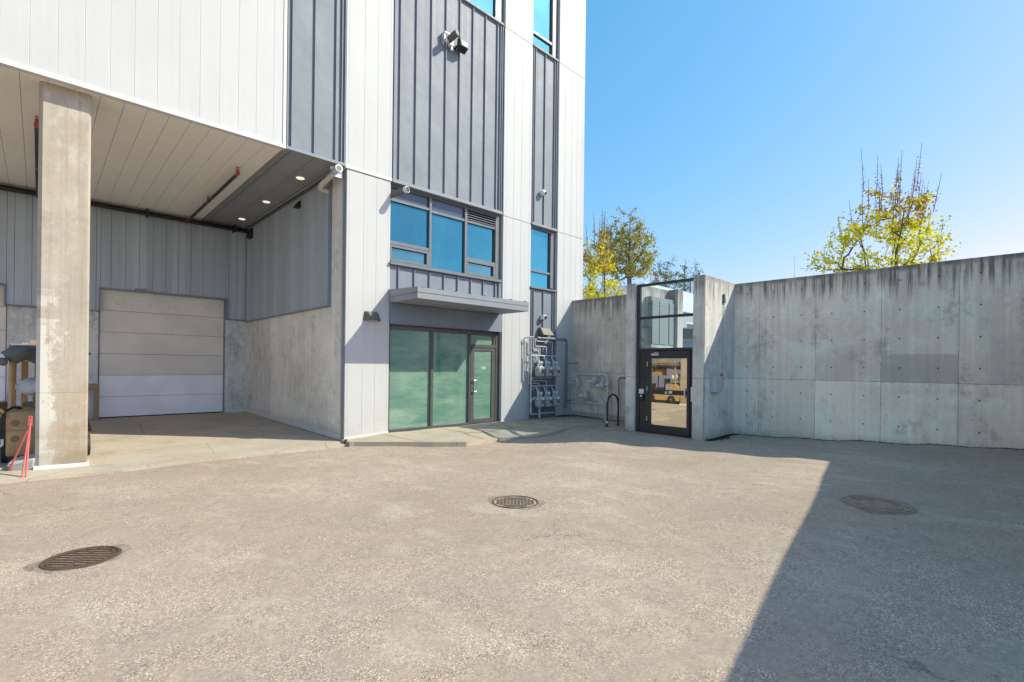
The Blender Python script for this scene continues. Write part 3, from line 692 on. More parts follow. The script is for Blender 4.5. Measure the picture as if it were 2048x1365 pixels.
cu = bpy.data.curves.new('unit_number', 'FONT'); cu.body = '100'; cu.size = .118; cu.extrude = .002; cu.offset = .001
tmp = bpy.data.objects.new('tmp', cu); COL.objects.link(tmp); dg = bpy.context.evaluated_depsgraph_get()
me = bpy.data.meshes.new_from_object(tmp.evaluated_get(dg)); bpy.data.objects.remove(tmp); me.materials.clear(); me.materials.append(M['label'])
o = bpy.data.objects.new('unit_number', me); COL.objects.link(o); o.parent = dr; o.location = Vector((9.122, 10.831, 1.552))-B.location; o.rotation_euler = (PI/2, 0, 0)

# loading bay: soffit, walls, column, doors
m = MB()
cuts = [3.63-.324*i for i in range(50)]
for a, b in zip(cuts[:-1], cuts[1:]): m.box(b+.003, a-.003, 10.75, 18.5, 6.12, 6.18)
m.box(-14, 3.62, 10.75, 18.5, 6.135, 6.3, 1); m.build('soffit', ['soffit', 'trimgrey'], B, bevel=.003, seg=1)
m = MB(); m.box(3.635, 4.86, 10.75, 18.4, 6.13, 6.3)
for u in (3.70, 3.80, 4.30, 4.76): m.box(u-.012, u+.012, 10.76, 18.3, 6.095, 6.132)
m.box(4.86, 5.0, 10.87, 18.4, 6.19, 6.3, 1); m.box(4.80, 4.865, 10.76, 18.3, 6.085, 6.13)
sg = m.build('soffit_strip', ['soffitgrey', 'black'], B, bevel=.002, seg=1)
for v in (12.196, 14.66, 16.95):
    m = MB(); m.lathe([(.095,-.006),(.098,0.),(.09,.006),(.0,.004)], (4.52, v, 6.124), (0,0,-1), 24); m.build('downlight', 'downlight', sg, smooth=True)
m = MB(); m.box(5.02, 5.06, 10.868, 18.5, -.2, 6.19); m.build('bay_wall', 'bay_con_y', B)
m = MB()
k = 11.56
while k < 18.1:
    m.box(4.975, 5.019, k+.004, min(k+.197, 18.1)-.004, 3.05, 6.06); k += .197
m.box(4.99, 5.019, 11.56, 18.1, 3.055, 6.05, 1); m.build('metal_wall_panel', ['bay', 'black'], B)
m = MB(); m.box(4.95, 5.019, 11.515, 11.56, 3.02, 6.08); m.box(4.955, 5.019, 11.56, 18.12, 3.02, 3.05); m.box(4.955, 5.019, 11.5, 18.12, 6.062, 6.16); m.build('panel_trim', 'fascia', B)
m = MB(); m.hexa([(4.985,10.87,-.09),(5.019,10.87,-.09),(5.019,18.15,.03),(4.985,18.15,.03),(4.985,10.87,.03),(5.019,10.87,.03),(5.019,18.15,.13),(4.985,18.15,.13)]); m.build('base_flashing', 'dirtywhite', B, bevel=.003, seg=1)
m = MB(); m.hexa([(4.968,10.87,-.13),(4.984,10.87,-.13),(4.984,18.15,.0),(4.968,18.15,.0),(4.968,10.87,-.085),(4.984,10.87,-.085),(4.984,18.15,.035),(4.968,18.15,.035)]); m.build('joint_sealant', 'rubber', B)
m = MB()   # back concrete wall round the doors

for a, b in ((4.40,5.02),(-.6,1.20),(-14,-3.75)):
    m = MB(); m.box(a, b, 18.16, 18.5, -.1, 3.3); m.build('bay_back_wall', 'bay_con_x', B)
m = MB(); D = 18.10
def bpan(u0, u1, z0, z1):
    c = [u0]+[x for x in [5.02-.3235*i for i in range(60)][::-1] if u0+.03 < x < u1-.03]+[u1]
    for a, b in zip(c[:-1], c[1:]): m.box(a+.004, b-.004, D, D+.05, z0, z1)
    m.box(u0, u1, D+.012, D+.3, z0+.01, z1, 1)
bpan(4.45, 4.97, 3.09, 6.14); bpan(1.235, 4.45, 3.745, 6.14); bpan(-.62, 1.235, 3.09, 6.14); bpan(-3.8, -.62, 3.62, 6.14); bpan(-14, -3.8, 3.09, 6.14)
m.build('metal_wall_panel', ['bay', 'black'], B)
m = MB()
m.box(4.39, 4.45, 18.07, 18.2, 3.06, 3.745); m.box(1.20, 1.235, 18.07, 18.2, 3.06, 3.745); m.box(2.5, 4.45, 18.06, 18.3, 3.70, 3.745); m.box(1.2, 2.5, 18.08, 18.3, 3.71, 3.745)
m.box(4.45, 4.97, 18.06, 18.16, 3.055, 3.09); m.box(-.6, 1.2, 18.06, 18.16, 3.055, 3.09); m.box(-.66, -.62, 18.07, 18.2, 3.06, 3.62); m.box(-3.8, -.62, 18.08, 18.3, 3.58, 3.62)
m.build('panel_trim', 'fascia', B)
m = MB(); m.box(4.40, 4.98, 18.14, 18.159, .0, .12); m.build('base_flashing', 'dirtywhite', B)
def garage(u0, u1, secs, mats, y=18.26):
    m = MB(); m.box(u0-.06, u0-.005, y-.03, y+.1, -.05, secs[-1]); m.box(u1+.005, u1+.06, y-.03, y+.1, -.05, secs[-1]); m.box(u0-.06, u1+.06, y+.05, y+.1, -.05, secs[-1]+.05)
    gd = m.build('garage_door', 'trimgrey', B)
    for a, b, mt in zip(secs[:-1], secs[1:], mats):
        p = MB(); p.box(u0, u1, y-.01, y+.035, a+.004, b-.004); p.build('door_section', mt, gd, bevel=.006, seg=2)
    p = MB(); p.box(u0, u1, y-.015, y+.03, -.04, secs[0]+.002); p.build('bottom_seal', 'rubber', gd)
garage(1.235, 4.36, [.06,.642,1.26,1.878,2.502,3.119,3.73], ['doorwhite','doorwhite','beige','beige','beige','beige'])
garage(-3.72, -.62, [.04,.62,1.22,1.83,2.43,3.03,3.60], ['doorwhite','doorwhite','doorwhite','beige','beige','beige'])
m = MB(); m.hexa([(1.98,18.0,3.70),(2.32,18.0,3.70),(2.32,18.1,3.70),(1.98,18.1,3.70),(2.02,18.03,3.80),(2.28,18.03,3.80),(2.28,18.1,3.80),(2.02,18.1,3.80)])
m.build('door_sensor', 'trimgrey', B, bevel=.01)
# concrete column
m = MB(); c = .03; x0, x1, y0, y1 = -.035, .602, 10.92, 11.54
m.prism([(x0+c*1.6,y0),(x1-c,y0),(x1,y0+c),(x1,y1-c),(x1-c,y1),(x0+c,y1),(x0,y1-c),(x0,y0+c*1.6)], -.12, 6.13)
cl = m.build('concrete_column', 'column', B)
m = MB(); m.hexa([(x0-.02,y0-.02,-.135),(x1+.02,y0-.02,-.155),(x1+.02,y1+.02,-.12),(x0-.02,y1+.02,-.12),(x0-.02,y0-.02,-.03),(x1+.02,y0-.02,-.045),(x1+.02,y1+.02,-.03),(x0-.02,y1+.02,-.03)])
m.hexa([(x0-.032,y0-.032,-.14),(x1+.032,y0-.032,-.16),(x1+.032,y1+.03,-.12),(x0-.032,y1+.03,-.12),(x0-.032,y0-.032,-.09),(x1+.032,y0-.032,-.11),(x1+.032,y1+.03,-.09),(x0-.032,y1+.03,-.09)])
m.build('column_base_trim', 'dirtywhite', cl, bevel=.004, seg=1)

# ------------------------------------------------------------------ concrete walls and gate
W = thing('retaining_wall', 'long stained grey concrete retaining wall with tie holes on the right', 'wall', (13.15, 2.5, 0))
m = MB(); m.box(13.0, 13.35, -.8, 5.58, -.3, 3.845); m.build('wall_face', 'wall_big', W, bevel=.012)
m = MB(); m.box(11.3, 12.999, 5.288, 5.58, -.3, 3.862)
m.v = [(x, y, z) for x, y, z in m.v]; m.build('gate_pier', ['wall_pillar'], W, bevel=.012)
m = MB(); m.box(11.288, 11.3, 5.30, 5.57, -.3, 3.85); m.build('pier_face', 'wall_ends', W)
# unseen wall added beside the camera, shaped to shade the right foreground
m = MB(); d = Vector((-8.3, -.29, 0)).normalized(); nrm = Vector((-d.y, d.x, 0)); p0 = Vector((13.3, -.745, 0)); p1 = p0+d*9.1
m.prism([(p0.x,p0.y),(p1.x,p1.y),(p1.x+nrm.x*.3,p1.y+nrm.y*.3),(p0.x+nrm.x*.3,p0.y+nrm.y*.3)], -.3, [3.86, 2.5, 2.5, 3.86]); m.build('shadow_wall', 'wall_pillar', W)
S = thing('side_wall', 'short stained concrete wall behind the gas pipes, ending in a gate pier', 'wall', (13.1, 9, 0))
m = MB(); m.box(13.0, 13.3, 7.46, 10.72, -.3, 3.89); m.build('wall_face', 'wall_gas', S, bevel=.012)
m = MB(); m.box(11.3, 12.999, 7.16, 7.44, -.3, 3.868); m.build('gate_pier', 'wall_pillar', S, bevel=.012)
m = MB(); m.box(11.288, 11.3, 7.17, 7.43, -.3, 3.86); m.build('pier_face', 'wall_ends', S)
m = MB(); m.box(12.98, 13.29, 6.86, 7.159, 2.0, 3.875); m.build('stub_pier', 'wall_pillar', S, bevel=.012)
m = MB(); m.box(11.46, 13.4, 5.581, 7.159, .9, 2.16); tag(m.build('stair_landing', 'upper'), kind='structure')

Gt = thing('glazed_gate', 'black framed glazed gate between two concrete piers', 'gate', (11.36, 6.37, 0))
m = MB(); a, b = 11.36, 11.44
m.box(a, b, 5.582, 5.655, -.02, 2.09); m.box(a, b, 7.06, 7.155, -.02, 3.83); m.box(a, b, 5.582, 7.06, 3.765, 3.83); m.box(a, b, 5.582, 7.06, 2.915, 2.98)
m.box(a-.01, b, 5.582, 7.06, 2.09, 2.155); m.box(a, b, 6.81, 6.86, -.02, 2.09); m.box(a+.02, b-.01, 6.86, 7.06, -.02, 2.09); m.box(a, b, 5.582, 5.60, 2.155, 3.765)
m.build('gate_frame', 'gateframe', Gt, bevel=.004, seg=1)
for c, e in ((2.98,3.765),(2.155,2.915)):
    p = MB(); p.box(11.395, 11.405, 5.60, 7.06, c, e); p.build('pane', 'glassgate', Gt)
m = MB(); m.box(a-.03, b-.03, 5.66, 5.735, .0, 2.075); m.box(a-.03, b-.03, 6.715, 6.805, .0, 2.075); m.box(a-.03, b-.03, 5.735, 6.715, 1.89, 2.075); m.box(a-.03, b-.03, 5.735, 6.715, .985, 1.10); m.box(a-.03, b-.03, 5.735, 6.715, .0, .20)
gd = m.build('gate_door', 'gateframe', Gt, bevel=.004, seg=1)
for c, e in ((1.10,1.89),(.20,.985)):
    p = MB(); p.box(11.365, 11.375, 5.735, 6.715, c, e); p.build('pane', 'glassdoor', gd)
m = MB(); m.box(11.29, 11.33, 5.755, 5.785, .92, 1.16); m.build('pull_handle', 'steel', gd, bevel=.004)
m = MB(); m.box(11.30, 11.328, 6.48, 6.69, 1.965, 2.015); m.box(11.29, 11.32, 6.50, 6.60, 2.03, 2.05); m.build('door_closer', 'galv', gd, bevel=.004)
m = MB(); m.box(11.321, 11.329, 6.11, 6.20, 1.02, 1.08); m.box(11.321, 11.329, 6.25, 6.30, 1.01, 1.065); m.box(11.357, 11.364, 6.22, 6.30, 1.105, 1.24); m.build('sticker', 'label', gd)
for z in (.35, 1.12, 1.75):
    m = MB(); m.cyl((11.325,6.81,z-.06),(11.325,6.81,z+.06), .012, n=10); m.build('hinge', 'galv', gd, smooth=True)
m = MB(); m.box(11.34, 11.359, 5.585, 5.635, .85, 1.20); m.build('strike_plate', 'label', Gt, bevel=.003)
m = MB(); m.box(11.335, 11.378, 6.92, 7.05, .98, 1.10); m.build('notice', 'label', Gt); 
m = MB(); m.box(11.33, 11.378, 6.93, 7.04, .80, .96); rd = m.build('card_reader', 'black', Gt, bevel=.008); m = MB(); m.box(11.325, 11.331, 6.96, 7.01, .90, .94); m.build('reader_light', 'label', rd)

# electrical cabinet seen over the gate
Cb = thing('electrical_cabinet', 'tall grey electrical cabinet standing behind the glazed gate', 'cabinet', (12.4, 7.05, 2.16))
m = MB(); m.box(11.75, 13.10, 6.96, 7.155, 2.27, 3.56); cb = m.build('cabinet_body', 'cabinet', Cb, bevel=.006)
for a, b in ((11.77,12.12),(12.15,12.62),(12.67,13.08)):
    m = MB(); m.box(a, b, 6.94, 6.961, 2.29, 3.46); dd = m.build('cabinet_door', 'cabinet', Cb, bevel=.004)
    m = MB(); m.cyl((b-.05,6.935,3.36),(b-.05,6.945,3.36), .014, n=10); m.build('latch', 'label', dd)
m = MB(); m.box(11.74, 13.11, 6.95, 7.155, 2.16, 2.27); m.build('plinth', 'switch', Cb)

# electrical isolator on the pier side
Sw = thing('isolator_switch', 'pale grey isolator box with red lever on the concrete gate pier', 'switch box', (11.85, 5.29, 1.28))
m = MB(); m.box(11.64, 11.99, 5.155, 5.286, 1.09, 1.465); bx = m.build('switch_box', 'switch', Sw, bevel=.008); 
m = MB(); m.box(11.69, 11.94, 5.146, 5.156, 1.14, 1.42); m.build('box_lid', 'switch', Sw, bevel=.006)
m = MB(); m.box(11.993, 12.03, 5.16, 5.21, 1.38, 1.53); m.build('lever', 'redpaint', Sw, bevel=.006)
m = MB(); m.tube([(12.0,5.23,1.13),(12.22,5.26,1.13),(12.31,5.265,1.2),(12.31,5.265,3.3)], .012, 8, rad=.06); m.cyl((11.9,5.22,1.09),(11.9,5.22,1.04), .02, n=10); m.build('conduit', 'galv', Sw, smooth=True)
m = MB(); m.box(12.26, 12.36, 5.245, 5.287, 3.28, 3.42); m.cyl((12.3,5.27,3.42),(12.27,5.26,3.5), .03, n=8); m.build('junction_box', 'lampgrey', Sw, bevel=.01)

# ------------------------------------------------------------------ lamps, cameras, vents
def lampA(loc, label):
    t = thing('wall_lamp', label, 'lamp', loc)
    m = MB(); v = [(-.235,0,-.105),(.235,0,-.105),(-.205,0,.105),(.15,0,.105),(-.155,-.06,.105),(.10,-.06,.105),(-.085,-.21,-.10),(.03,-.21,-.10)]
    m.add(v, [(2,4,6,0),(4,5,7,6),(5,3,1,7),(2,3,5,4),(0,6,7,1),(0,1,3,2)]); m.build('lamp_casing', 'lampgrey', t, bevel=.006, off=(0,0,0))
    m = MB(); m.add([(-.15,-.03,-.108),(.15,-.03,-.108),(.03,-.17,-.106),(-.08,-.17,-.106)], [(0,1,2,3)]); m.build('lamp_lens', 'lens', t, off=(0,0,0)); return t
lampA((5.655, 10.699, 2.785), 'bronze wedge wall lamp on the white pier left of the entrance')
t = thing('wall_lamp', 'bronze hooded wall lamp above the gas meters on the grey panel', 'lamp', (11.6, 10.72, 2.76))
m = MB(); m.hexa([(11.37,10.48,2.645),(11.86,10.48,2.645),(11.86,10.725,2.645),(11.37,10.725,2.645),(11.37,10.62,2.88),(11.80,10.62,2.88),(11.80,10.725,2.88),(11.37,10.725,2.88)]); m.build('lamp_hood', 'lampgrey', t, bevel=.006)
m = MB(); m.box(11.42, 11.8, 10.52, 10.7, 2.635, 2.643); m.build('lamp_lens', 'lens', t)
t = thing('wall_camera', 'small white box camera with dark round lens above the hooded lamp', 'camera', (11.56, 10.7, 3.21))
m = MB(); m.box(11.45, 11.60, 10.56, 10.725, 3.135, 3.275); m.build('camera_body', 'label', t, bevel=.012)
m = MB(); m.lathe([(.055,0),(.06,.01),(.045,.02),(.0,.022)], (11.53,10.558,3.205), (0,-1,0), 18); m.build('camera_lens', 'black', t, smooth=True)
t = thing('wall_camera', 'white ball camera high on the narrow grey panel', 'camera', (11.43, 10.7, 7.13))
m = MB(); m.cyl((11.43,10.73,7.13),(11.43,10.69,7.13), .085, n=20); m.lathe([(.0,-.1),(.05,-.087),(.087,-.05),(.1,0),(.087,.05),(.05,.087),(.0,.1)], (11.43,10.63,7.12), (.2,-1,-.35), 18); m.build('camera_body', 'label', t, smooth=True)
m = MB(); m.lathe([(.05,.085),(.048,.1),(.0,.105)], (11.43,10.63,7.12), (.35,-1,-.25), 16); m.build('camera_lens', 'black', t, smooth=True)
t = thing('wall_camera', 'grey cylinder camera at the top left corner of the entrance window', 'camera', (6.15, 10.8, 5.8))
m = MB(); m.box(6.115, 6.19, 10.70, 10.815, 5.72, 5.84); m.cyl((6.15,10.78,5.78),(6.30,10.30,5.83), .07, n=20); m.build('camera_body', 'lampgrey', t, smooth=True, bevel=.004)
m = MB(); m.cyl((6.285,10.35,5.825),(6.31,10.27,5.833), .078, n=20); m.build('lens_ring', 'galv', t, smooth=True)
m = MB(); m.cyl((6.308,10.275,5.832),(6.312,10.262,5.8335), .06, n=20); m.build('camera_lens', 'black', t, smooth=True)
t = thing('wall_camera', 'bracket mounted grey camera high on the wide grey panel', 'camera', (7.75, 10.7, 10.2))
m = MB(); m.box(7.56, 7.60, 10.60, 10.73, 10.10, 10.36); m.box(7.56, 7.90, 10.58, 10.62, 10.08, 10.13); m.box(7.56, 7.72, 10.58, 10.62, 10.32, 10.36); m.box(7.78, 7.86, 10.60, 10.66, 9.98, 10.32); m.build('bracket', 'galv', t, bevel=.004)
m = MB(); m.cyl((7.70,10.58,10.18),(7.74,10.30,10.26), .085, n=18); m.build('camera_body', 'lampgrey', t, smooth=True, bevel=.006)
m = MB(); m.cyl((7.739,10.305,10.259),(7.742,10.285,10.262), .06, n=16); m.build('camera_lens', 'black', t, smooth=True)
t = thing('floodlight', 'small dark floodlight beside the camera high on the wide grey panel', 'lamp', (8.1, 10.6, 10.2))
m = MB(); m.box(7.96, 8.0, 10.5, 10.73, 10.12, 10.18); m.hexa([(7.97,10.42,10.10),(8.22,10.42,10.10),(8.22,10.60,10.02),(7.97,10.60,10.02),(7.97,10.46,10.30),(8.22,10.46,10.30),(8.22,10.60,10.34),(7.97,10.60,10.34)]); m.build('lamp_casing', 'black', t, bevel=.008)
m = MB(); m.quad((7.99,10.415,10.12),(8.20,10.415,10.12),(8.20,10.445,10.26),(7.99,10.445,10.26)); m.build('lamp_lens', 'lens', t)
t = thing('vent_pipe', 'pale elbowed vent pipe under the corner of the soffit', 'pipe', (4.8, 11.4, 5.9))
m = MB(); m.tube([(5.02,11.66,5.80),(4.80,11.70,5.82),(4.765,11.55,5.86),(4.78,10.66,6.0)], .062, 16, rad=.13); m.build('pipe', 'pvc', t, smooth=True)
m = MB(); m.lathe([(.066,0),(.085,.0),(.088,.05),(.068,.055)], (4.78,10.68,5.997), (.01,-1,.15), 20); m.build('pipe_cap', 'galv', t, smooth=True)
m = MB(); m.cyl((4.781,10.625,6.005),(4.781,10.618,6.006), .058, n=20); m.build('pipe_mouth', 'black', t)
m = MB(); m.box(4.66, 4.93, 10.80, 10.812, 5.86, 6.085); m.build('bracket_plate', 'steel', t)
for v, lab in ((13.45, 'small black hooded vent on the bay side wall nearer the vent pipe'), (17.55, 'black hooded vent in the far top corner of the loading bay')):
    t = thing('wall_vent', lab, 'vent', (4.97, v, 5.85), 'black vents on the bay side wall')
    s_ = .09 if v < 15 else .16
    m = MB(); m.hexa([(4.82,v-s_,5.87-s_),(4.975,v-s_,5.87-s_),(4.975,v+s_,5.87-s_),(4.82,v+s_,5.87-s_),(4.94,v-s_,5.87+s_),(4.975,v-s_,5.87+s_),(4.975,v+s_,5.87+s_),(4.94,v+s_,5.87+s_)]); m.build('vent_hood', 'black', t, bevel=.004)

# sprinkler pipework
t = thing('sprinkler_pipe', 'black sprinkler pipework with red fittings under the bay soffit', 'pipe', (3.22, 17.9, 6.0))
m = MB(); m.cyl((-13,17.95,6.02),(4.95,17.95,6.02), .065, n=12); m.cyl((-13,17.80,5.95),(4.9,17.80,5.95), .042, n=10); m.build('main_pipe', 'pipeblack', t, smooth=True)
for u, v0 in ((3.22, 12.45), (-.062, 12.5)):
    m = MB(); m.cyl((u,v0,5.94),(u,17.95,5.94), .036, n=10); m.build('branch_pipe', 'pipeblack', t, smooth=True)
    for v in (v0+.0, v0+2.7, 17.8):
        m = MB(); m.cyl((u,v-.05,5.94),(u,v+.07,5.94), .042, n=10); m.cyl((u,v,5.94),(u,v,6.04), .035, n=10); m.cyl((u,v,6.04),(u,v,6.085), .01, n=6); m.cyl((u-.03,v,6.085),(u+.03,v,6.085), .012, n=6); m.build('sprinkler_head', 'redfit', t, smooth=True)
    for v in (v0+.9, v0+3.2):
        m = MB(); m.cyl((u,v,5.96),(u,v,6.12), .005, n=6); m.cyl((u,v-.012,5.94),(u,v+.012,5.94), .034, n=10); m.build('pipe_hanger', 'galv', t)
for u in (2.25, 4.55):
    m = MB(); m.box(u-.02, u+.02, 17.77, 18.02, 5.90, 6.12); m.build('pipe_hanger', 'pipeblack', t, bevel=.004)

# ------------------------------------------------------------------ gas meters and pipework
GP = thing('gas_manifold', 'grey gas pipework feeding two rows of meters on the grey panel', 'pipework', (11.5, 10.5, 0))
def pipe(name, pts, r, mat='pipegrey', rad=.05, n=10):
    m = MB(); m.tube(pts, r, n, rad=rad); return m.build(name, mat, GP, smooth=True)
yv = 10.52
pipe('riser_pipe', [(11.20,10.60,2.54),(12.50,yv-.02,2.54),(12.50,yv-.02,.30)], .044, 'pipedark', .1, 14)
for a, b, r in (((11.75,10.555,2.54),(11.78,10.553,2.54),.05),((12.50,yv-.02,.30),(12.50,yv-.02,.36),.052),((12.50,yv-.02,2.36),(12.50,yv-.02,2.40),.05),((12.50,yv-.02,.52),(12.50,yv-.02,.62),.054)):
    m = MB(); m.cyl(a, b, r, n=14); m.build('pipe_coupling', 'pipedark', GP, smooth=True)
pipe('manifold_pipe', [(10.88,yv,1.99),(12.05,yv,1.99)], .019); pipe('manifold_pipe', [(10.88,yv,1.05),(12.05,yv,1.05)], .019)
pipe('supply_pipe', [(11.95,10.56,.185),(10.86,yv,.185),(10.86,yv,2.10)], .026)
pipe('branch_pipe', [(10.66,10.66,1.2),(10.66,10.66,2.5),(10.76,yv,2.55),(10.93,yv,2.55)], .018)
pipe('branch_pipe', [(10.84,10.6,1.14),(10.84,10.6,2.55)], .016); pipe('branch_pipe', [(10.92,10.6,1.29),(10.92,10.6,2.52)], .018)
pipe('branch_pipe', [(10.99,10.57,2.52),(10.99,10.57,2.155),(11.22,10.57,2.155),(11.22,10.52,1.75)], .018)
pipe('branch_pipe', [(11.075,10.57,2.52),(11.075,10.57,2.28),(11.585,10.57,2.28),(11.585,10.52,1.75)], .017)
pipe('branch_pipe', [(11.16,10.6,2.52),(11.16,10.6,2.44),(11.905,10.6,2.44),(11.905,10.6,1.295),(10.92,10.6,1.295)], .018)
pipe('branch_pipe', [(10.88,10.56,1.215),(11.59,10.56,1.215),(11.59,10.52,.8)], .016); pipe('branch_pipe', [(10.80,10.56,1.135),(11.24,10.56,1.135),(11.24,10.52,.8)], .016)
pipe('support_post', [(11.29,10.55,.05),(11.29,10.55,.45)], .034, 'galv')
pipe('brace', [(10.9,10.7,.86),(11.15,yv,1.04)], .012, 'galv', 0); pipe('brace', [(10.96,10.7,1.8),(11.15,yv,1.98)], .012, 'galv', 0); pipe('brace', [(11.75,10.7,1.8),(11.92,yv,1.98)], .012, 'galv', 0)
m = MB(); m.cyl((10.86,yv-.05,.62),(10.98,yv-.06,.72), .018, n=8); m.lathe([(.03,-.05),(.042,0),(.03,.05)], (10.86,yv,.60), (0,0,1), 12); m.lathe([(.03,-.04),(.036,0),(.03,.04)], (10.86,yv,.34), (0,0,1), 12); m.lathe([(.03,-.03),(.036,0),(.03,.03)], (10.86,yv,.26), (0,0,1), 12); m.build('shutoff_valve', 'galv', GP, smooth=True)
def meter0():
    t = thing('gas_meter', 'x', 'gas meter', (0,0,0), 'gas meters in two rows')
    m = MB()
    # two clam shells with waisted top and bottom
    def ring(z, w, d): c = min(w, d)*.32; return [(-w+c,-d,z),(w-c,-d,z),(w,-d+c,z),(w,d-c,z),(w-c,d,z),(-w+c,d,z),(-w,d-c,z),(-w,-d+c,z)]
    R = [ring(-.168,.085,.06), ring(-.15,.115,.085), ring(-.05,.138,.098), ring(.04,.143,.1), ring(.12,.138,.096), ring(.155,.115,.08), ring(.165,.09,.06)]
    vs = sum(R, []); fs = [(i*8+k, i*8+(k+1)%8, (i+1)*8+(k+1)%8, (i+1)*8+k) for i in range(6) for k in range(8)]+[tuple(range(7,-1,-1)), tuple(range(48,56))]
    m.add(vs, fs); m.build('meter_body', 'meter', t, smooth=True, bevel=.004, off=(0,0,0))
    m = MB(); a = ring(.036,.152,.108); b = ring(.05,.152,.108); m.add(a+b, [(k,(k+1)%8,8+(k+1)%8,8+k) for k in range(8)]+[tuple(range(7,-1,-1)), tuple(range(8,16))]); m.build('flange', 'meterdark', t, off=(0,0,0))
    m = MB(); m.box(.0, .105, -.122, -.09, .055, .13); m.build('index_window', 'label', t, bevel=.006, off=(0,0,0))
    m = MB(); m.box(.01, .1, -.112, -.095, -.06, .035); m.build('rating_plate', 'labelred', t, off=(0,0,0))
    m = MB(); m.cyl((.05,-.108,-.1),(.05,-.098,-.1), .026, n=14); m.build('seal', 'label', t, off=(0,0,0))
    m = MB(); m.cyl((-.07,0,.16),(-.07,0,.25), .026, n=12); m.cyl((-.07,0,.195),(-.07,0,.225), .036, n=8); m.tube([(-.07,0,.25),(-.07,.0,.31),(-.06,.05,.36),(-.06,.1,.46)], .018, 8); m.cyl((.06,0,.16),(.06,0,.22), .028, n=12); m.cyl((.06,0,.175),(.06,0,.20), .038, n=8)
    m.build('meter_pipe', 'galv', t, smooth=True, off=(0,0,0))
    m = MB(); m.lathe([(.02,-.05),(.052,-.045),(.06,-.01),(.06,.01),(.045,.03),(.03,.06),(.0,.065)], (.05,-.01,.255), (.5,-.8,.25), 16); m.lathe([(.03,-.05),(.04,-.02),(.04,.02),(.03,.05)], (-.07,-.01,.285), (0,0,1), 12); m.tube([(.06,0,.22),(.03,.02,.26),(-.06,.02,.31)], .02, 8); m.box(-.1, -.04, -.05, -.015, .32, .335)
    m.build('regulator', 'galv', t, smooth=True, off=(0,0,0)); return t
mt0 = meter0()
spots = [(11.135,1.505,'top row gas meter nearest the entrance'),(11.49,1.505,'middle gas meter of the top row'),(11.85,1.505,'top row gas meter nearest the concrete wall'),
         (11.145,.565,'bottom row gas meter nearest the entrance, above the short post'),(11.50,.565,'middle gas meter of the bottom row'),(11.86,.565,'bottom row gas meter nearest the concrete wall')]
for i, (u, z, lab) in enumerate(spots):
    t = mt0 if i == 0 else copy_tree(mt0); t.location = (u, 10.42, z); t['label'] = lab

GA = thing('gas_regulator_set', 'large grey gas regulator pipework on the stained side wall', 'pipework', (12.8, 9.7, .9))
uu = 12.78
def gp(name, pts, r, mat='pipegrey', rad=.06, n=12):
    m = MB(); m.tube(pts, r, n, rad=rad); return m.build(name, mat, GA, smooth=True)
gp('header_pipe', [(uu,10.31,1.1),(uu,10.31,1.42),(uu,9.07,1.42),(uu,9.07,.20)], .05, 'pipegrey', .14, 14)
gp('drop_pipe', [(uu,10.31,1.05),(uu,10.31,.5)], .03); gp('outlet_pipe', [(12.55,10.62,.51),(uu,10.3,.50),(uu,9.75,.50),(uu,9.07,.455)], .028)
gp('link_pipe', [(12.5,10.52,.545),(uu,10.42,.51)], .036, 'pipedark'); gp('link_pipe', [(12.50,10.5,1.77),(12.95,10.4,1.77)], .016, 'pipedark')
m = MB(); m.lathe([(.05,-.13),(.07,-.12),(.07,-.09),(.052,-.08),(.065,-.03),(.065,.03),(.052,.08),(.07,.09),(.07,.12),(.05,.13)], (uu,10.28,1.12), (0,0,1), 16)
m.cyl((uu,10.16,1.10),(uu,10.44,1.12), .042, n=12); m.lathe([(.06,0),(.085,.01),(.085,.04),(.06,.05)], (uu,10.14,1.10), (0,1,0), 16); m.lathe([(.06,0),(.09,.01),(.09,.03),(.06,.04)], (uu,10.22,1.17), (.2,1,0), 16); m.build('valve_body', 'galv', GA, smooth=True)
m = MB(); m.cyl((uu-.05,10.44,1.12),(uu-.08,10.56,1.12), .055, n=12); m.build('valve_cap', 'galv', GA, smooth=True)
m = MB(); m.cyl((uu-.09,10.56,1.12),(uu-.11,10.66,1.12), .05, n=12); m.build('valve_cap', 'wood', GA, smooth=True)
def regul(y, z, s, ax):
    m = MB(); ax = Vector(ax).normalized(); c = Vector((uu-.05, y, z))
    m.lathe([(.13*s,-.02),(.155*s,-.015),(.155*s,.0),(.155*s,.015),(.13*s,.022),(.10*s,.05),(.06*s,.075),(.055*s,.15),(.04*s,.16),(.04*s,.2),(.0,.205)], c, ax, 22)
    m.lathe([(.12*s,-.05),(.09*s,-.08),(.05*s,-.1),(.0,-.105)][::-1]+[(.13*s,-.02)], c, ax, 22)
    u_, w_ = m.frame(ax)
    for k in range(10):
        p = c+(u_*math.cos(k*PI/5)+w_*math.sin(k*PI/5))*.138*s; m.cyl(p-ax*.03, p+ax*.032, .011*s, n=6)
    return m.build('regulator', 'galv', GA, smooth=True)
regul(9.56,1.20,.95,(-.55,.75,-.1)); regul(9.25,1.08,1.0,(-.6,.75,-.1)); regul(9.90,.74,1.25,(-.55,.8,-.1))
m = MB(); m.cyl((uu,9.56,1.42),(uu,9.56,1.25), .03, n=10); m.cyl((uu,9.07,1.05),(uu,9.2,1.05), .035, n=10); m.cyl((uu-.02,9.88,.62),(uu-.02,9.88,.49), .032, n=10); m.cyl((uu,9.7,.51),(uu,9.85,.51), .05, n=12)
for y in (10.05, 9.62, 9.35): m.cyl((uu,y-.02,1.42),(uu,y+.02,1.42), .062, n=14)
for z in (1.2, .9, .6): m.cyl((uu,9.07,z-.02),(uu,9.07,z+.02), .062, n=14)
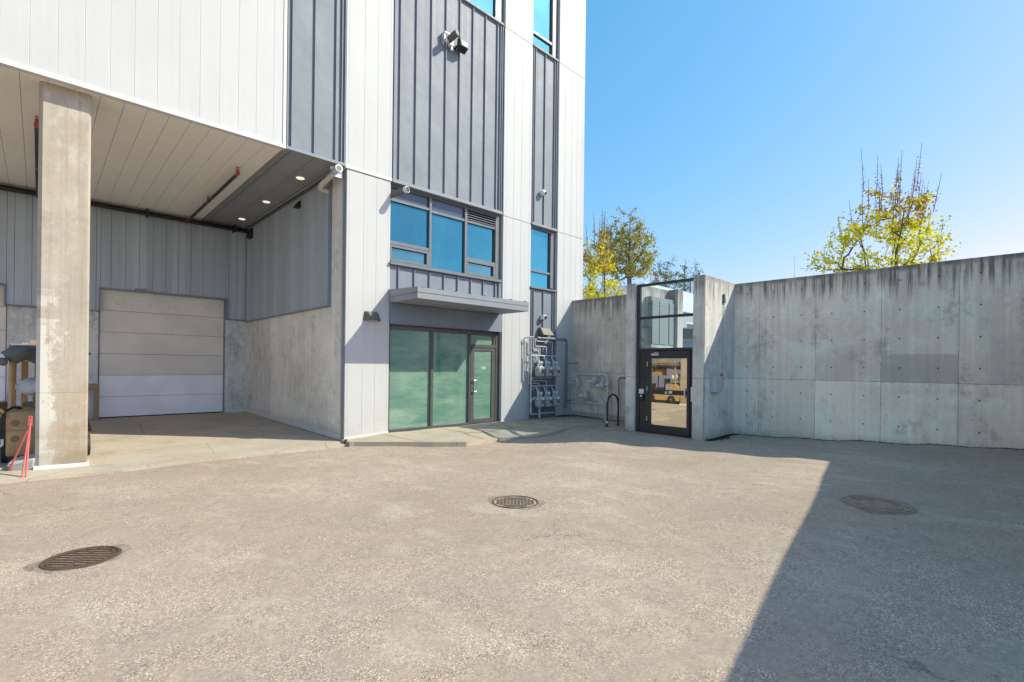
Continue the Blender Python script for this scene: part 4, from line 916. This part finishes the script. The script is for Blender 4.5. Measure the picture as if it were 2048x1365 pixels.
for z in (.7, .78): m.cyl((uu,10.31,z-.02),(uu,10.31,z+.02), .045, n=12)
m.lathe([(.03,-.06),(.05,-.05),(.05,.05),(.03,.06)], (uu-.02,9.07,1.12), (-.3,1,0), 12); m.build('pipe_fitting', 'galv', GA, smooth=True)
for y0, y1, z0, z1 in ((10.0,9.65,1.36,.98),(9.35,9.1,1.36,1.05),(9.2,9.08,.78,.55)):
    m = MB(); m.cyl((12.98,y0,z0),(uu,y1,z1), .016, n=8); m.build('brace', 'galv', GA)
gp('base_pipe', [(12.93,10.6,.17),(12.93,7.5,.14)], .022, 'pipegrey', 0)
m = MB(); m.tube([(12.9,8.735,.14),(12.9,8.735,1.33),(12.9,8.48,1.34)], .02, 8, rad=.05); m.cyl((12.9,8.68,1.335),(12.9,8.48,1.34), .03, n=8)
t = m.build('vent_hook', 'pipedark', smooth=True); tag(t, 'thin grey pipe bent at the top between the regulators and gate pier', 'pipe')
m = MB(); m.hexa([(12.7,9.02,.0),(12.78,9.02,.0),(12.78,9.12,.0),(12.7,9.12,.0),(12.73,9.04,.22),(12.77,9.04,.22),(12.77,9.10,.22),(12.73,9.10,.22)]); m.build('pipe_foot', 'galv', GA)

# bicycle rack
m = MB(); pts = [(11.413,8.10,0.),(11.413,8.10,.60)]+[(11.68-.267*math.cos(a), 8.10, .60+.29*math.sin(a)) for a in [PI*k/12 for k in range(1,12)]]+[(11.947,8.10,.60),(11.947,8.10,.0)]
BK = thing('bicycle_rack', 'black hoop bicycle rack beside the concrete gate pier', 'bicycle rack', (11.68, 8.1, 0))
m.tube(pts, .027, 14); m.build('hoop', 'rackblack', BK, smooth=True)
for u in (11.413, 11.947):
    m = MB(); m.lathe([(.075,0),(.075,.012),(.03,.016)], (u,8.10,land_z(u,8.1)), (0,0,1), 18); m.build('base_plate', 'rackblack', BK, smooth=True)
m = MB(); m.cyl((11.413,8.1,.10),(11.413,8.1,.16), .0285, n=14); m.build('sticker', 'label', BK)

# ------------------------------------------------------------------ covers in the asphalt
def place_disc(t, x, y):
    z = gz(x, y); e = .25
    nx_ = Vector((1,0,(gz(x+e,y)-gz(x-e,y))/(2*e))); ny_ = Vector((0,1,(gz(x,y+e)-gz(x,y-e))/(2*e)))
    n_ = nx_.cross(ny_).normalized(); t.rotation_euler = n_.to_track_quat('Z', 'Y').to_euler(); t.location = (x, y, z+.004)
def collar(r0, r1, mat, t, seed):
    rn = random.Random(seed); m = MB(); N = 40; inn = [(r0*math.cos(2*PI*k/N), r0*math.sin(2*PI*k/N), .0) for k in range(N)]; out_ = []
    for k in range(N):
        r = r1*(1+.16*math.sin(2*PI*k/N*2+seed)+.1*math.sin(2*PI*k/N*5+seed*2)+rn.uniform(-.05,.05)); out_.append((r*math.cos(2*PI*k/N), r*math.sin(2*PI*k/N), -.003))
    m.add(inn+out_, [(k,(k+1)%N,N+(k+1)%N,N+k) for k in range(N)]); m.build('grit_collar', mat, t, off=(0,0,0))
ca_, sa_ = math.cos(R_(-43.7)), math.sin(R_(-43.7))
def rot(x, y): return (x*ca_-y*sa_, x*sa_+y*ca_)
t = thing('drain_grate', 'round rusty slotted drain grate in the sunlit asphalt', 'drain')
m = MB(); m.lathe([(.272,-.03),(.272,.004),(.266,.009),(.243,.009),(.238,.0),(.236,-.06)], (0,0,0), (0,0,1), 48); m.build('frame_ring', 'castiron', t, smooth=True, off=(0,0,0))
m = MB(); m.lathe([(.237,-.05),(.237,-.045),(.0,-.045)], (0,0,.0), (0,0,1), 40); m.build('pit', 'voiddark', t, off=(0,0,0))
m = MB(); r = .234
for k in range(-4, 5):
    q = k*.05; L = math.sqrt(max(.0, r*r-q*q))
    m.prism([rot(-L, q-.0125), rot(L, q-.0125), rot(L, q+.0125), rot(-L, q+.0125)], -.035, .004)
m.prism([rot(-.016+.06,-r*.97), rot(.016+.06,-r*.97), rot(.016-.06,r*.97), rot(-.016-.06,r*.97)], -.035, .006)
N = 36; ins = [(.208*math.cos(2*PI*k/N), .208*math.sin(2*PI*k/N)) for k in range(N)]; ous = [(.236*math.cos(2*PI*k/N), .236*math.sin(2*PI*k/N)) for k in range(N)]
m.add([(x,y,.005) for x,y in ins+ous], [(k,(k+1)%N,N+(k+1)%N,N+k) for k in range(N)])
m.build('grate_bars', 'castiron', t, bevel=.002, seg=1, off=(0,0,0)); collar(.273, .298, 'gritdark', t, 1.3); place_disc(t, .285, 5.675)
t = thing('manhole_cover', 'round rusty manhole cover with raised grid in the sunlit asphalt', 'manhole cover')
m = MB(); m.lathe([(.285,-.03),(.285,.003),(.272,.006),(.264,-.008),(.0,-.008)], (0,0,0), (0,0,1), 44); r = .262
for k in range(-6, 7):
    for j in range(-6, 7):
        x, y = k*.042, j*.042
        if x*x+y*y < (r-.02)**2 and abs(abs(j)-4.) > .6: m.prism([rot(x+a, y+b) for a, b in ((-.015,-.012),(.015,-.012),(.015,.012),(-.015,.012))], -.012, .004, 1)
m.build('cover_plate', ['castiron', 'castbrown'], t, smooth=True, off=(0,0,0))
for j in (-4, 4):
    m = MB(); m.prism([rot(a, j*.042+b) for a, b in ((-.14,-.02),(.14,-.02),(.14,.02),(-.14,.02))], -.012, .005); m.build('lifting_bar', 'castgrey', t, off=(0,0,0))
collar(.286, .315, 'gritdark', t, 4.1); place_disc(t, 4.25, 4.36)
t = thing('manhole_cover', 'round grey ringed manhole cover in the shaded asphalt', 'manhole cover')
m = MB(); m.lathe([(.36,-.03),(.36,.002),(.345,.004),(.34,-.006),(.325,-.006),(.32,.005),(.275,.005),(.27,-.006),(.25,-.006),(.245,.005),(.21,.005),(.205,-.004),(.19,-.004),(.185,.003),(.0,.003)], (0,0,0), (0,0,1), 48); m.build('cover_plate', 'castdust', t, smooth=True, off=(0,0,0))
collar(.361, .385, 'gritgrey', t, 2.2); place_disc(t, 7.07, 1.215)

# ------------------------------------------------------------------ machine behind the column and things around it
FT = thing('forklift', 'old tan forklift with gas bottle and tarpaulin cover behind the concrete column', 'forklift', (.12, 12.6, -.06))
zg = -.06
m = MB(); x0, x1 = -.385, .62
pr = [(11.58,.10),(11.55,.35),(11.55,.72),(11.60,.84),(11.75,.90),(12.3,.90),(12.34,.55),(13.3,.55),(13.5,.30),(13.5,.12)]
m.add([(x0,y,z+zg+.02) for y,z in pr]+[(x1,y,z+zg+.02) for y,z in pr], [tuple(range(len(pr))), tuple(range(2*len(pr)-1,len(pr)-1,-1))]+[(i,(i+1)%len(pr),len(pr)+(i+1)%len(pr),len(pr)+i) for i in range(len(pr))])
m.build('body', 'tan', FT, bevel=.035, seg=3)
m = MB()
for z in (.68, .42): m.lathe([(.055,0),(.05,-.004),(.0,-.012)], (x0+.11,11.548,z+zg), (0,-1,0), 18)
m.build('grip_recess', 'tandark', FT, smooth=True)
m = MB(); m.box(x0+.01, x1-.01, 11.542, 11.56, .55+zg, .556+zg); m.box(.0, .3, 11.535, 11.56, .2+zg, .76+zg, 0); m.build('rear_panel', 'tandark', FT, bevel=.006)
m = MB(); m.box(x0+.02, x1-.02, 11.6, 13.4, .04+zg, .14+zg); m.build('chassis', 'rubber', FT)
m = MB(); m.box(-.2,.4,11.9,12.4,.90+zg,.98+zg); m.build('tank_cradle', 'tandark', FT, bevel=.01)
m = MB(); m.lathe([(.0,-.4),(.07,-.39),(.135,-.33),(.155,-.25),(.155,.25),(.135,.33),(.07,.39),(.0,.4)], (.155,11.95,1.26+zg), (1,0,0), 24); m.cyl((-.29,11.95,1.26+zg),(-.2,11.95,1.26+zg), .05, n=14); m.build('gas_bottle', 'tank', FT, smooth=True)
m = MB()
for u in (-.02, .3):
    m.tube([(u,11.78,1.12+zg),(u,11.79,1.30+zg),(u,11.86,1.40+zg),(u,11.97,1.425+zg),(u,12.08,1.38+zg)], .02, 6)
m.build('bottle_strap', 'galv', FT, smooth=True)
m = MB(); m.box(-.075, .035, 11.72, 11.80, .92+zg, 1.10+zg); m.tube([(-.05,11.755,1.10+zg),(-.06,11.75,1.16+zg),(.02,11.75,1.16+zg),(.01,11.755,1.10+zg)], .009, 6); m.build('strap_bracket', 'tandark', FT, bevel=.006)
for u, v in ((-.335,11.78),(.57,11.78),(-.335,13.2),(.57,13.2)):
    m = MB(); m.tube([(u,v,.5+zg if v>13 else .86+zg),(u,v,1.95+zg)], .032, 10); m.build('guard_post', 'tan', FT, smooth=True)
m = MB(); m.box(-.37, .6, 11.75, 13.25, 1.93+zg, 1.98+zg); m.build('overhead_guard', 'tan', FT, bevel=.01)
# tarpaulin bundled over the guard: a sagging closed sheet
m = MB(); nu, nv = 14, 18; rnd = random.Random(5)
top, bot = [], []
for j in range(nv+1):
    for i in range(nu+1):
        u = -.43+1.1*i/nu; v = 11.52+1.9*j/nv
        e = min(i, nu-i, j, nv-j)
        top.append((u+rnd.uniform(-.012,.012), v+rnd.uniform(-.015,.015), 1.95+zg+(.03 if e > 1 else -.03 if e == 1 else -.1)+rnd.uniform(-.018,.018)))
        sag = .26 if e > 0 else .14
        bot.append((u+(-.02 if i == 0 else 0)+rnd.uniform(-.01,.01), v, 1.95+zg-sag*(.8+.35*math.sin(i*.9)*math.cos(j*.7))+rnd.uniform(-.015,.015)))
K = (nu+1)*(nv+1); fs = []
for j in range(nv):
    for i in range(nu):
        a = j*(nu+1)+i; fs += [(a,a+1,a+nu+2,a+nu+1), (K+a,K+a+nu+1,K+a+nu+2,K+a+1)]
bd = [i for i in range(nu+1)]+[(j*(nu+1)+nu) for j in range(1,nv+1)]+[nv*(nu+1)+i for i in range(nu-1,-1,-1)]+[j*(nu+1) for j in range(nv-1,0,-1)]
for a, b in zip(bd, bd[1:]+bd[:1]): fs.append((a, K+a, K+b, b))
m.add(top+bot, fs)
m.lathe([(.0,0),(.06,.02),(.075,.07),(.03,.14),(.015,.2)], (-.37,11.62,1.70+zg), (-.9,-.25,-.15), 10); m.build('tarpaulin', 'tarp', FT, smooth='all')
m = MB(); m.box(-.34, .55, 11.5, 11.53, 1.965+zg, 1.99+zg); m.build('tarpaulin_edge', 'label', FT, bevel=.008)
for u in (-.36, .60):
    for v, r in ((11.95,.2),(13.1,.24)):
        m = MB(); s_ = -1 if u < 0 else 1; m.lathe([(r*.6,-.07),(r*.93,-.07),(r,-.04),(r,.04),(r*.93,.07),(r*.6,.07)], (u+s_*.02,v,r+zg-.02), (1,0,0), 24); wh = m.build('wheel', 'rubber', FT, smooth=True)
        m = MB(); m.lathe([(r*.6,-.05),(r*.6,.05),(r*.2,.075),(.0,.075)] if s_ > 0 else [(.0,-.075),(r*.2,-.075),(r*.6,-.05),(r*.6,.05)], (u+s_*.02,v,r+zg-.02), (1,0,0), 20); m.build('rim', 'tandark', wh, smooth=True)
m = MB(); m.box(-.05,.45,12.45,12.9,.57+zg,.75+zg); m.box(-.05,.45,12.38,12.48,.75+zg,1.2+zg); m.build('seat', 'rubber', FT, bevel=.04, seg=3)
m = MB(); m.tube([(-.2,11.72,.9+zg),(-.3,11.6,.95+zg),(-.42,11.5,.85+zg),(-.45,11.5,.5+zg),(-.43,11.6,.4+zg)], .02, 8, rad=.08); m.build('hose', 'rubber', FT, smooth=True)
m = MB()
for u in (-.2, .4): m.box(u-.05, u+.05, 13.55, 13.68, zg+.02, 2.0)
m.box(-.25, .45, 13.58, 13.66, .6, .72); m.box(-.25, .45, 13.58, 13.66, 1.8, 1.9); m.build('mast', 'tan', FT, bevel=.008)
for u in (-.2, .4):
    m = MB(); m.box(u-.05, u+.05, 13.68, 14.6, zg+.02, zg+.06); m.build('fork', 'tandark', FT)

m = MB(); m.tube([(-.72,11.7,.72),(-.55,11.55,.86),(-.44,11.5,.86),(-.40,11.52,.78),(-.52,11.6,.68)], .022, 8, rad=.05); m.tube([(-.60,11.6,.8),(-.72,11.7,.45),(-.75,11.8,-.05)], .022, 8); m.tube([(-.50,11.62,.7),(-.6,12.1,.3),(-.62,12.2,-.05)], .02, 8)
m.tube([(-.72,11.7,.45),(-.62,12.15,.25)], .02, 8)
tag(m.build('hand_cart', 'yellow', smooth=True), 'bent yellow tube handle of a cart left of the forklift', 'hand cart')
m = MB(); m.tube([(-.9,12.2,.40),(-.47,11.62,.40),(-.42,11.55,.36),(-.42,11.55,.26),(-.5,11.62,.22),(-.9,12.2,.2)], .018, 8, rad=.04); tag(m.build('tow_bracket', 'galv', smooth=True), 'grey bent metal bracket beside the forklift hose', 'bracket')
m = MB(); m.lathe([(.0,-.14),(.11,-.13),(.15,-.05),(.14,.06),(.09,.13),(.0,.15)], (-.72,14.0,.96), (0,0,1), 12); tag(m.build('plastic_bag', 'blueplastic', smooth='all'), 'blue plastic bag on a dark crate at the left edge behind the forklift', 'bag')
m = MB()
for k in range(6):
    z = .03+.135*k
    m.box(-1.0, -.45, 13.74, 13.76, z, z+.12); m.box(-1.0, -.45, 14.24, 14.26, z, z+.12); m.box(-1.0, -.98, 13.76, 14.24, z, z+.12); m.box(-.47, -.45, 13.76, 14.24, z, z+.12)
for x in (-.98, -.51):
    for y in (13.76, 14.20): m.box(x, x+.04, y, y+.04, .0, .83)
m.box(-.98, -.47, 13.76, 14.24, .80, .825)
tag(m.build('slatted_crate', 'brown', bevel=.004), 'dark slatted crate holding up the blue bag behind the forklift', 'crate')
for (x, y, z, sx, sy, sz, lab) in ((-.12,12.35,1.94,.42,.4,.075,'flat brown cardboard box on top of the grey tarpaulin'), (-.06,12.6,1.28,.5,.5,.34,'brown cardboard box above the white gas bottle, under the tarpaulin')):
    m = MB(); m.box(x, x+sx, y, y+sy, z, z+sz); m.box(x+sx*.45, x+sx*.55, y-.002, y+sy+.002, z+.01, z+sz+.003, 1)
    tag(m.build('cardboard_box', ['cardboard', 'wood'], bevel=.004), lab, 'box', 'cardboard boxes on the forklift')
m = MB(); m.hexa([(-.30,11.05,-.09),(-.05,10.95,-.09),(.0,11.5,-.09),(-.25,11.5,-.09),(-.36,11.0,.02),(-.04,10.88,.10),(.05,11.52,.12),(-.30,11.52,.05)]); tag(m.build('plastic_tray', 'switch', bevel=.02), 'crumpled grey plastic tray on the floor behind the red stand', 'tray')
RS = thing('red_stand', 'thin red folding metal stand leaning by the concrete column', 'stand', (-.15, 10.6, -.1))
ap = Vector((-.092, 10.72, .765))
for p in ((-.331,11.03,-.09),(-.170,10.36,-.115),(-.128,10.36,-.115)):
    m = MB(); m.tube([p, ap+Vector((0,0,-.11)), ap+Vector((.012 if p[0] > -.2 else -.012, 0, .0))], .0125, 8); m.build('leg', 'redpaint', RS, smooth=True)
m = MB(); m.tube([ap+Vector((-.02,0,-.12)), ap+Vector((-.016,0,.02)), ap+Vector((.02,0,.02)), ap+Vector((.016,0,-.13))], .009, 8, rad=.015); m.build('hinge_loop', 'redpaint', RS, smooth=True)
m = MB(); m.box(.35, 1.215, 17.84, 17.93, .865, 1.035); m.box(1.10, 1.215, 17.84, 17.93, .03, .864); m.box(.35, .47, 17.84, 17.93, .03, .864)
tag(m.build('timber_easel', 'wood', bevel=.006), 'raw timber easel standing beside the beige and white garage door', 'easel')
m = MB(); m.hexa([(.82,15.4,-.0),(.92,15.4,-.0),(.92,15.46,.0),(.82,15.46,.0),(.60,15.8,1.3),(.68,15.8,1.3),(.68,15.85,1.3),(.60,15.85,1.3)]); tag(m.build('timber_plank', 'brown', bevel=.004), 'dark brown plank leaning behind the column', 'plank')

# ------------------------------------------------------------------ litter, dirt, weeds
rnd = random.Random(11)
def scatter(name, n, fn, mat, s0, s1, flat=.35):
    m = MB()
    for k in range(n):
        x, y, z = fn(); s_ = rnd.uniform(s0, s1); a = rnd.uniform(0, 2*PI); t1 = rnd.uniform(-flat, flat); t2 = rnd.uniform(-flat, flat)
        ex = Vector((math.cos(a), math.sin(a), t1))*s_; ey = Vector((-math.sin(a), math.cos(a), t2))*s_*rnd.uniform(.4,.8); c_ = Vector((x,y,z+s_*.3))
        m.add([c_-ex, c_-ey*.8, c_+ex, c_+ey], [(0,1,2,3)])
    return m.build(name, mat)
def corner():
    t_ = rnd.random()
    if t_ < .62: x = rnd.triangular(11.9, 12.98, 12.6); y = 10.68-abs(rnd.gauss(0,.16))
    else: x = 12.97-abs(rnd.gauss(0,.12)); y = rnd.triangular(8.0, 10.6, 10.2)
    return x, y, land_z(x, y)
tag(scatter('leaf_litter', 900, corner, 'litter', .012, .04), kind='stuff')
def foot():
    y = rnd.uniform(-.6, 5.25); x = 12.985-abs(rnd.gauss(0,.035)); return x, y, gz(x, y)
def foot2():
    x = rnd.uniform(11.35, 12.9); y = 5.26-abs(rnd.gauss(0, .05+.09*max(0,1-abs(x-12.)*1.6))); return x, y, gz(x, y)
tag(scatter('wall_foot_litter', 1300, foot, 'dirt', .012, .03), kind='stuff'); tag(scatter('pier_foot_litter', 900, foot2, 'dirt', .012, .04), kind='stuff')
def loose():
    x = rnd.uniform(8.6, 11.2); y = rnd.uniform(6.0, 8.5); return x, y, max(gz(x, y), -9)
tag(scatter('stray_leaves', 26, loose, 'litter', .015, .04, .15), kind='stuff')
def weed(x, y, z, n, s, lab):
    m = MB()
    for k in range(n):
        a = rnd.uniform(0, 2*PI); h = s*rnd.uniform(.5,1.1); r_ = s*rnd.uniform(.1,.6); p = Vector((x+rnd.uniform(-.02,.02), y+rnd.uniform(-.02,.02), z)); q = p+Vector((math.cos(a)*r_, math.sin(a)*r_, h)); sd = Vector((-math.sin(a), math.cos(a), 0))*s*.13
        mid = (p+q)/2+Vector((0,0,h*.15)); m.add([p, mid-sd, q, mid+sd], [(0,1,2,3)])
    tag(m.build('weed', 'weed'), lab, 'plant')
weed(4.90, 10.42, -.1, 26, .1, 'small green weed at the left end of the entrance kerb')
weed(11.33, 5.22, -.05, 16, .06, 'tiny weed at the foot of the gate pier')

# ------------------------------------------------------------------ trees
def tree(name, label, base, seed, cz, hw, hh, npt, leafmat, nleaf, lsize, shoots=0, budmat=None, stems=1, r0=.008, low=-1., shoot_len=1.5, group='trees beyond the walls', skew=(0,0)):
    """branches grow node by node towards points spread through an egg-shaped crown centred at height cz"""
    rn = random.Random(seed); T = thing(name, label, 'tree', base, group); B0 = Vector(base)
    pts = []
    while len(pts) < npt:
        p = Vector((rn.uniform(-1,1), rn.uniform(-1,1), rn.uniform(low,1))); q = p.length
        if q < 1 and (q > .45 or rn.random() < .4):
            t_ = 1+.12*math.sin(3*math.atan2(p.y, p.x)+seed)+.1*math.sin(5*p.z+seed)
            pts.append(Vector((B0.x+skew[0]+p.x*hw*t_, B0.y+skew[1]+p.y*hw*t_, cz+p.z*hh*t_)))
    nodes = [B0.copy()]; par = [-1]
    for k in range(stems):
        a = 2*PI*k/stems+rn.uniform(-.5,.5); prev = 0
        top = Vector((B0.x+skew[0]*.5+math.cos(a)*hw*(.42 if stems > 1 else .04), B0.y+skew[1]*.5+math.sin(a)*hw*(.42 if stems > 1 else .04), cz+hh*(.45 if stems > 1 else .7)))
        for i in range(1, 9):
            t_ = i/8; q = B0.lerp(top, t_); e = math.sin(t_*PI)*.06*hh
            nodes.append(q+Vector((rn.uniform(-e,e), rn.uniform(-e,e), 0))); par.append(prev); prev = len(nodes)-1
    pts.sort(key=lambda p: (p.x-B0.x)**2+(p.y-B0.y)**2+.3*(p.z-cz+hh)**2)
    tips = []
    for p in pts:
        best, bi = 1e9, 0
        for i, q in enumerate(nodes):
            d = p-q; L = d.length
            if L < 1e-4: continue
            c_ = L*(1.+.9*max(0., .35-d.z/L))
            if q.z < cz-hh*1.05: c_ += 2*(cz-hh-q.z)
            if c_ < best: best, bi = c_, i
        q = nodes[bi]; prev = bi; d = p-q; L = d.length; n = 3
        for i in range(1, n+1):
            t_ = i/n; w_ = q.lerp(p, t_)-Vector((0,0,1))*math.sin(t_*PI)*L*.1+Vector((rn.uniform(-1,1), rn.uniform(-1,1), rn.uniform(-1,1)))*L*.05*(i < n)
            nodes.append(w_); par.append(prev); prev = len(nodes)-1
        tips.append(prev)
    tr = MB(); bud = MB(); lf = MB()
    cnt = [0]*len(nodes)
    for t_ in tips:
        i = t_
        while i >= 0: cnt[i] += 1; i = par[i]
    rad = [max(.004, r0*(c_**.5)) for c_ in cnt]
    for i in range(1, len(nodes)):
        a, b_ = nodes[par[i]], nodes[i]
        if (b_-a).length > 1e-4: tr.cyl(a, b_, min(rad[par[i]], rad[i]*1.5), rad[i], n=6 if rad[i] > .03 else 4, caps=False)
    def leaf(mb_, c_, s_):
        a = Vector((rn.gauss(0,1), rn.gauss(0,1), rn.gauss(0,1))).normalized(); b_ = a.orthogonal().normalized(); b_ = (Matrix.Rotation(rn.uniform(0,2*PI), 3, a) @ b_); c2 = a.cross(b_)
        mb_.add([c_-b_*s_, c_-c2*s_*.7, c_+b_*s_, c_+c2*s_*.7], [(0,1,2,3)])
    up = sorted([t_ for t_ in tips if nodes[t_].z > cz-hh*.35], key=lambda t_: -nodes[t_].z+rn.uniform(0, hh))
    for t_ in up[:shoots]:
        p = nodes[t_]; L = shoot_len*rn.uniform(.55,1.1); q = p+Vector(((p.x-B0.x)*.12+rn.uniform(-.06,.06), (p.y-B0.y)*.12+rn.uniform(-.06,.06), L))
        tr.tube([p, p.lerp(q,.5), q], [.014, .011, .006], 4, caps=False)
        for j in range(34):
            u_ = rn.uniform(.0,.78); leaf(bud, p.lerp(q, u_)+Vector((rn.gauss(0,.045), rn.gauss(0,.045), 0)), lsize*.6*(1.1-u_*.6))
    done = 0; src = tips+[par[t_] for t_ in tips]
    while done < nleaf:
        i = rn.choice(src); c_ = nodes[i]; k = rn.randint(6, 22); sp = lsize*rn.uniform(1.2, 3.2)
        top = (c_.z-cz)/hh
        for j in range(k): leaf(bud if budmat and top > .35 and rn.random() < .55 else lf, c_+Vector((rn.gauss(0,sp), rn.gauss(0,sp), rn.gauss(0,sp*.7))), lsize*rn.uniform(.6,1.25))
        done += k
    tr.build('trunk', 'bark', T, smooth='all')
    if lf.v: lf.build('crown', leafmat, T)
    if bud.v: bud.build('budding_shoots', budmat or leafmat, T)
    return T
tree('young_maple', 'young yellow green maple with bare upright shoots above the long retaining wall', (27.05, 4.55, 2.12), 21, 7.35, 2.4, 2.3, 215, 'leafy', 5600, .072, 30, 'leafbud', 3, .008, -.9, 1.8)
tree('young_maple', 'young yellow green maple right beside the white building corner', (19.55, 14.5, 2.12), 33, 5.6, 1.1, 2.5, 170, 'leafy', 4400, .068, 18, 'leafbud', 3, .007, -.95, 1.7)
tree('spring_tree', 'tall olive tree in early leaf behind the young maple at the building corner', (38.6, 25.2, 2.12), 8, 12.3, 2.55, 3.6, 330, 'leafolive', 7500, .1, 0, None, 1, .0125, -.85)
tree('thin_tree', 'thin bare tree left of two beyond the glazed gate', (64.2, 35.8, 5.), 4, 14.2, 2.2, 2.9, 110, 'leafdark', 1300, .13, 0, None, 1, .014, -.7)
tree('thin_tree', 'thin spreading bare tree above the right gate pier', (66.2, 33.4, 5.), 15, 14.3, 2.5, 3.1, 80, 'leafdark', 700, .13, 0, None, 2, .017, -.6)

# ------------------------------------------------------------------ beyond the walls
WB = thing('white_building', 'low white flat roofed building with a tall parapet beyond the walls', 'building', (35, 22, 2.12))
m = MB(); m.box(27.5, 70, 16.8, 45, 2.1, 5.55); m.build('wall', 'fargrey', WB)
m = MB(); m.box(27.35, 70.15, 16.65, 45, 5.56, 6.98); m.build('parapet', 'farwhite', WB, bevel=.03)
for x in (28.2, 30.6, 33., 35.4, 40):
    m = MB(); m.box(x, x+1.7, 16.77, 16.82, 3.6, 4.9); wnf = m.build('window', 'farwhite', WB); m = MB(); m.box(x+.1, x+1.6, 16.75, 16.765, 3.7, 4.8); m.build('pane', 'carglass', wnf)
m = MB()
for x in (29.6, 30.4): m.cyl((x,17.6,6.98),(x,17.6,7.9), .03, n=6)
for z in (7.3, 7.85): m.cyl((29.6,17.6,z),(30.4,17.6,z), .025, n=6)
m.build('roof_ladder', 'redpaint', WB)
m = MB(); m.cyl((33.05,9.9,2.1),(33.05,9.9,8.6), .035, .012, 8); tag(m.build('antenna_pole', 'galv', smooth=True), 'very thin tall pole above the long concrete wall', 'pole')
# parked car seen through the gate
PC = thing('parked_car', 'silver car parked beyond the glazed gate', 'car', (22.5, 11.4, 2.12))
ang = R_(35); cx, cy = 22.9, 11.5
def cpt(a, b, z): return (cx+a*math.cos(ang)-b*math.sin(ang), cy+a*math.sin(ang)+b*math.cos(ang), 2.12+z)
sec = [(-2.1,.35,.62,.6),(-2.0,.3,.78,.78),(-1.0,.25,.92,.86),(.0,.25,.92,.88),(1.6,.25,.95,.87),(2.1,.35,.85,.7)]
m = MB(); rings = []
for a, zl, zh, hw in sec: rings += [cpt(a,-hw,zl), cpt(a,-hw,zh-.12), cpt(a,-hw*.92,zh), cpt(a,hw*.92,zh), cpt(a,hw,zh-.12), cpt(a,hw,zl)]
m.add(rings, [(i*6+k, i*6+(k+1)%6, (i+1)*6+(k+1)%6, (i+1)*6+k) for i in range(5) for k in range(6)]+[(0,1,2,3,4,5), (35,34,33,32,31,30)]); m.build('body', 'carpaint', PC, smooth=True)
m = MB(); lo = [(-1.0,.8),(1.5,.8)]; hi = [(-.3,.64),(1.1,.64)]
m.hexa([cpt(-1.05,-.8,.92),cpt(1.6,-.8,.94),cpt(1.6,.8,.94),cpt(-1.05,.8,.92),cpt(-.3,-.62,1.44),cpt(1.0,-.62,1.44),cpt(1.0,.62,1.44),cpt(-.3,.62,1.44)]); m.build('cabin_glass', 'carglass', PC, bevel=.05)
m = MB(); m.hexa([cpt(-.32,-.63,1.43),cpt(1.02,-.63,1.43),cpt(1.02,.63,1.43),cpt(-.32,.63,1.43),cpt(-.22,-.55,1.49),cpt(.92,-.55,1.49),cpt(.92,.55,1.49),cpt(-.22,.55,1.49)]); m.build('roof', 'carpaint', PC, bevel=.03)
for a in (-1.3, 1.35):
    for b in (-.8, .8):
        p = Vector(cpt(a,b,.32)); axv = Vector((-math.sin(ang), math.cos(ang), 0)); m = MB(); m.lathe([(.18,-.1),(.3,-.1),(.32,-.06),(.32,.06),(.3,.1),(.18,.1)], p, axv, 20); wh = m.build('wheel', 'rubber', PC, smooth=True); m = MB(); m.lathe([(.19,-.08),(.19,.08),(.05,.1),(.0,.1)], p, axv, 16); m.build('rim', 'galv', wh, smooth=True)
for b in (-.55, .55):
    m = MB(); m.hexa([cpt(-2.09,b-.16,.58),cpt(-2.09,b+.16,.58),cpt(-1.9,b+.16,.58),cpt(-1.9,b-.16,.58),cpt(-2.05,b-.16,.7),cpt(-2.05,b+.16,.7),cpt(-1.88,b+.16,.7),cpt(-1.88,b-.16,.7)]); m.build('headlight', 'lens', PC)
